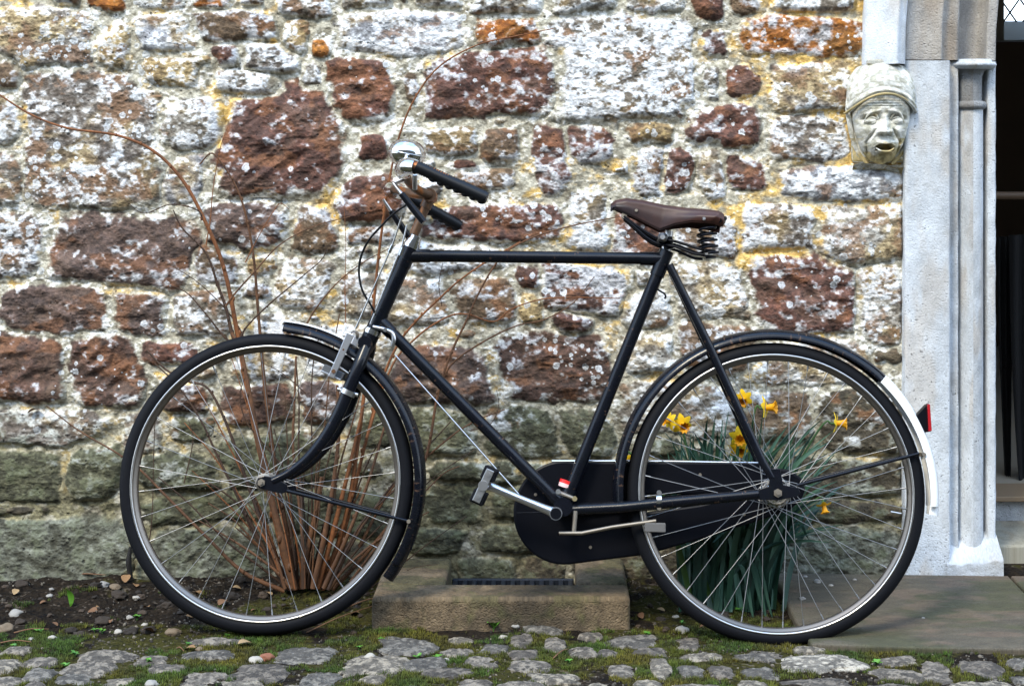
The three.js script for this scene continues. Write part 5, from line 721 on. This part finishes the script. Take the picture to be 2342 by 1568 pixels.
// ------------------------------------------------------------------ small growth and litter on the ground
const onG = (u, v, lift = 0) => { const p = G(u, v, .006); p.y = groundY(p.x, p.z) + lift; return p; };
const greens = [[.07, .20, .012], [.05, .15, .02], [.10, .24, .03]].map((c) => mat(c, .55, 0, { side: THREE.DoubleSide }));
{
  const r = rng(310), leafG = (w, l) => grid(4, 6, (a, b) => { const hw = w * Math.pow(Math.sin(Math.PI * clamp(b * .96 + .03)), .7), x = (a - .5) * 2 * hw; return [x, .25 * l * Math.sin(b * 2.2) + Math.abs(x) * .2, b * l]; });
  const weed = (u, v, n, size, label, name = 'seedling', up = .5, group) => { const p = onG(u, v), o = thing(name, label, 'weed', p, group); part('stalk', tube([V(0, -.004, 0), V(0, size * .45, 0)], .0012, 5), greens[1], o); for (let k = 0; k < n; k++) { const g = leafG(size * (.26 + r() * .12), size * (.7 + r() * .5)), m = part('leaf', g, greens[Math.floor(r() * 3)], o); m.rotation.set(-up * (.4 + r() * .8), k / n * 6.28 + r() * .8, 0, 'YXZ'); m.position.set(0, size * (.2 + r() * .3), 0); } };
  weed(1072, 1412, 3, .026, 'bright green lobed weed growing at the left end of the kerb front', 'weed'); weed(1128, 1432, 4, .028, 'pale green weed with broad leaves among cobbles before the kerb', 'weed'); weed(1150, 1412, 2, .02, 'small pale weed against the stone kerb front', 'weed');
  { const p = onG(160, 1386), o = thing('dock_leaf', 'single upright bright green leaf standing in the soil', 'weed', p); const m = part('leaf', leafG(.011, .046), greens[0], o); m.rotation.set(-1.1, -.5, 0, 'YXZ'); part('stalk', tube([V(0, -.004, 0), V(0, .008, .001)], .0016, 5), greens[0], o); }
  for (const [u, v, n, s] of [[88, 1440, 7, .014], [312, 1412, 9, .014], [215, 1434, 7, .011], [232, 1441, 6, .011], [170, 1490, 8, .014], [30, 1472, 6, .013], [340, 1508, 6, .011], [148, 1516, 6, .013], [870, 1460, 6, .011], [955, 1498, 7, .014], [1000, 1496, 6, .012], [820, 1476, 5, .010], [740, 1388, 6, .012], [700, 1362, 5, .012], [2005, 1512, 7, .015], [1690, 1400, 6, .013], [1720, 1346, 7, .015], [1480, 1446, 7, .012], [1300, 1506, 6, .012], [1560, 1420, 6, .010], [430, 1468, 5, .010], [520, 1450, 5, .010]]) weed(u, v, n, s, 'tiny green seedling sprouting on the bare ground', 'seedling', .35, 'seedlings dotted over the ground');
  const clodM = [[.030, .021, .014], [.05, .034, .022], [.018, .013, .009]].map((c) => mat(c, .95));
  for (let i = 0; i < 90; i++) { const u = r() < .75 ? r() * 860 : 1450 + r() * 350, v = 1335 + r() * 110, q = onG(u, v); if (q.z < .03 || (q.x > KERB.x0 - .02 && q.x < KERB.x1 + .02)) continue; const s = .006 + r() * r() * .016, o = r() * 50, g = ico(3, (t) => { t.multiplyScalar(s * (1 + .4 * n3(t.x * 1.8 + o, t.y * 1.8, t.z * 1.8) + .2 * n3(t.x * 5 + o, t.y * 5, t.z * 5))); t.y *= .6; }); const me = solo('soil_clod', g, clodM[i % 3], 'dark crumbly clod of soil in the bed along the wall foot', 'clod', 'soil clods in the bed'); me.position.set(q.x, q.y + s * .2, q.z); }
  // pebbles and chips
  const pebM = [[.34, .31, .26], [.25, .24, .22], [.15, .11, .07], [.27, .25, .22], [.20, .075, .04]].map((c) => mat(c, .85));
  for (const [u, v, s, m] of [[35, 1400, .019, 3], [235, 1350, .015, 1], [262, 1358, .014, 2], [310, 1376, .009, 0], [10, 1434, .020, 2], [116, 1356, .007, 3], [112, 1372, .008, 3], [118, 1453, .010, 0], [295, 1408, .009, 3], [584, 1504, .015, 0], [610, 1500, .016, 4], [395, 1440, .018, 2], [270, 1438, .010, 0], [345, 1559, .014, 3], [505, 1414, .011, 0], [845, 1500, .013, 0], [1560, 1436, .017, 1], [1870, 1354, .009, 3], [1842, 1344, .006, 3], [1900, 1362, .006, 0], [1955, 1350, .005, 3], [2112, 1426, .004, 3], [2160, 1320, .006, 0], [2245, 1318, .007, 1], [2300, 1300, .010, 1], [2320, 1290, .012, 0], [2330, 1306, .009, 3], [2310, 1284, .011, 1], [60, 1345, .008, 1], [330, 1424, .008, 0], [455, 1478, .009, 2], [1150, 1450, .010, 0], [1180, 1430, .012, 1], [1545, 1404, .008, 0], [1020, 1500, .007, 0], [1835, 1388, .008, 3], [70, 1456, .007, 3]]) {
    const o = r() * 50, g = ico(3, (t) => { t.multiplyScalar(s * (1 + .3 * n3(t.x * 1.8 + o, t.y * 1.8, t.z * 1.8))); t.y *= .62; }), p = onG(u, v, s * .28); if (p.x > FLX0 && p.z < .56) p.y = lerp(.036, .0105, clamp(p.z / .58)) + s * .3; const me = solo('pebble', g, pebM[m], ['small buff pebble lying loose on the ground by the wall', 'small grey pebble lying loose on the ground by the wall', 'small brown pebble lying loose on the ground by the wall', 'small whitish pebble lying loose on the ground by the wall', 'small brick red pebble lying loose among the cobbles'][m], 'pebble', 'loose pebbles'); me.position.copy(p);
  }
  // dead leaves and twigs
  const dead = [[.22, .12, .05], [.15, .075, .035], [.30, .20, .10]].map((c) => mat(c, .85, 0, { side: THREE.DoubleSide }));
  for (const [u, v, s] of [[285, 1346, .03], [198, 1398, .03], [250, 1420, .016], [420, 1478, .028], [350, 1442, .03], [580, 1468, .04], [500, 1388, .03], [620, 1370, .024], [550, 1360, .022], [70, 1346, .02], [2265, 1474, .026], [1885, 1430, .012], [1600, 1432, .02], [1310, 1480, .02], [700, 1420, .03], [800, 1400, .024], [460, 1366, .024], [130, 1425, .02], [960, 1470, .018], [310, 1352, .022], [180, 1362, .024], [90, 1388, .02], [230, 1392, .018], [640, 1392, .026], [720, 1396, .022], [760, 1372, .024], [590, 1396, .02], [30, 1366, .022], [330, 1392, .02], [440, 1410, .018], [520, 1412, .022], [1470, 1410, .02], [1520, 1396, .022]]) { const g = leafG(s * .42, s); const p = onG(u, v, .004); if (p.x > FLX0 && p.z < .56) p.y = lerp(.036, .0105, clamp(p.z / .58)) + .003; const dk = Math.floor(r() * 3), me = solo('dead_leaf', g, dead[dk], ['curled mid brown dead leaf lying on the ground', 'curled dark brown dead leaf lying on the ground', 'curled tan dead leaf lying on the ground'][dk], 'leaf', 'fallen dead leaves'); me.position.copy(p); me.rotation.set((r() - .5) * .5, r() * 6.28, (r() - .5) * .7); }
  for (const [u0, v0, u1, v1] of [[30, 1442, 110, 1432], [0, 1462, 70, 1466], [405, 1472, 420, 1482], [150, 1330, 240, 1338], [20, 1330, 60, 1326], [770, 1400, 880, 1372], [700, 1440, 850, 1390], [1265, 1500, 1300, 1476]]) { const a = onG(u0, v0, .004), b = onG(u1, v1, .005); const m = a.clone().lerp(b, .5).add(V(0, .006, .004)); solo('twig', tube([a, m, b], [.0018, .0016, .001], 6, 10), dead[1], 'thin dry twig lying on the soil', 'twig', 'dry twigs on the soil'); }
  // dead leaf caught on the wall
  const dl = solo('dead_leaf', leafG(.012, .034), dead[0], 'rusty dead leaf caught on a wall ledge above the olive stones', 'leaf'); dl.position.copy(W(62, 944, .016)); dl.rotation.set(-.5, 1.4, .3);
  const cone = solo('dark_twig_stub', tube([W(297, 1250, .03), W(293, 1285, .035), W(298, 1322, .03)], [.004, .008, .006], 8, 10), mat([.008, .007, .006], .8), 'dark withered stub standing at the wall foot beside the front tyre', 'twig');
}
// moss tufts between the cobbles and fine grit: uncountable
{
  const r = rng(515), tuft = []; for (let k = 0; k < 5; k++) { const a = k * 1.256, g = new THREE.BufferGeometry(), c = Math.cos(a), s = Math.sin(a); g.setAttribute('position', new THREE.Float32BufferAttribute([-s * .0011 + c * .001, 0, c * .0011 + s * .001, s * .0011 + c * .001, 0, -c * .0011 + s * .001, c * .0042, .0065, s * .0042], 3)); g.computeVertexNormals(); tuft.push(clean(g)); }
  const N = 42000, im = new THREE.InstancedMesh(mergeGeometries(tuft), mat([1, 1, 1], .8, 0, { side: THREE.DoubleSide }), N), m4 = new THREE.Matrix4(), q = new THREE.Quaternion(), col = new THREE.Color(); let n = 0;
  for (let t = 0; t < 400000 && n < N; t++) {
    const x = -2.1 + r() * 3.4, z = .12 + r() * 1.0, cz = sst(.25, .55, z); if (x > FLX0 && z < .56) continue; if (x > KERB.x0 && x < KERB.x1 && z < KERB.zf + .004) continue;
    const d = fbm(x * 6 + 3, z * 8, 3) + .5 * n2(x * 30, z * 30); if (d < .30 - cz * .44 + r() * .2) continue;
    const hit = cobs.some(([a, b, c, e]) => ((x - a) / c) ** 2 + ((z - b) / e) ** 2 < .98); if (hit) continue;
    const s = .55 + r() * 1.0; m4.compose(V(x, groundY(x, z) - .001, z), q.setFromEuler(new THREE.Euler((r() - .5) * .5, r() * 6.28, (r() - .5) * .5)), V(s, s * (.6 + r() * .8), s)); im.setMatrixAt(n, m4);
    const gy = clamp(.55 + n2(x * 12, z * 12) * .8), k = (.35 + r() * .85) * (1 + .45 * n2(x * 25 + 7, z * 25)); col.setRGB(lerp(.048, .105, gy) * k, lerp(.092, .092, gy) * k, lerp(.007, .006, gy) * k); im.setColorAt(n, col); n++;
  }
  im.count = n; shade(im); im.name = 'moss'; im.userData = { kind: 'stuff', label: 'green and yellow moss growing between the cobbles', category: 'moss' }; scene.add(im);
  const gg = ico(1, (t) => { t.y *= .7; }), N2 = 5200, gm = new THREE.InstancedMesh(gg, mat([1, 1, 1], .9), N2); n = 0;
  for (let t = 0; t < 60000 && n < N2; t++) { const x = -2.1 + r() * 3.4, z = .02 + r() * 1.0; if (x > FLX0 + .01 && z < .55 && !(x > .9 && z < .06)) continue; if (x > KERB.x0 && x < KERB.x1 && z < KERB.zf + .004) continue; if (fbm(x * 8, z * 8, 2) < -.1 + r() * .3) continue; const s = .0012 + r() * r() * .0042; m4.compose(V(x, groundY(x, z) + s * .3, z), q.setFromEuler(new THREE.Euler(r() * 3, r() * 6, r() * 3)), V(s, s, s)); gm.setMatrixAt(n, m4); const k = r(); col.setRGB(lerp(.012, .20, k * k * k), lerp(.009, .17, k * k * k), lerp(.006, .13, k * k * k)); gm.setColorAt(n, col); n++; }
  gm.count = n; shade(gm); gm.name = 'grit'; gm.userData = { kind: 'stuff', label: 'fine grit and soil crumbs over the bare ground', category: 'grit' }; scene.add(gm);
}
renderer.render(scene, camera);
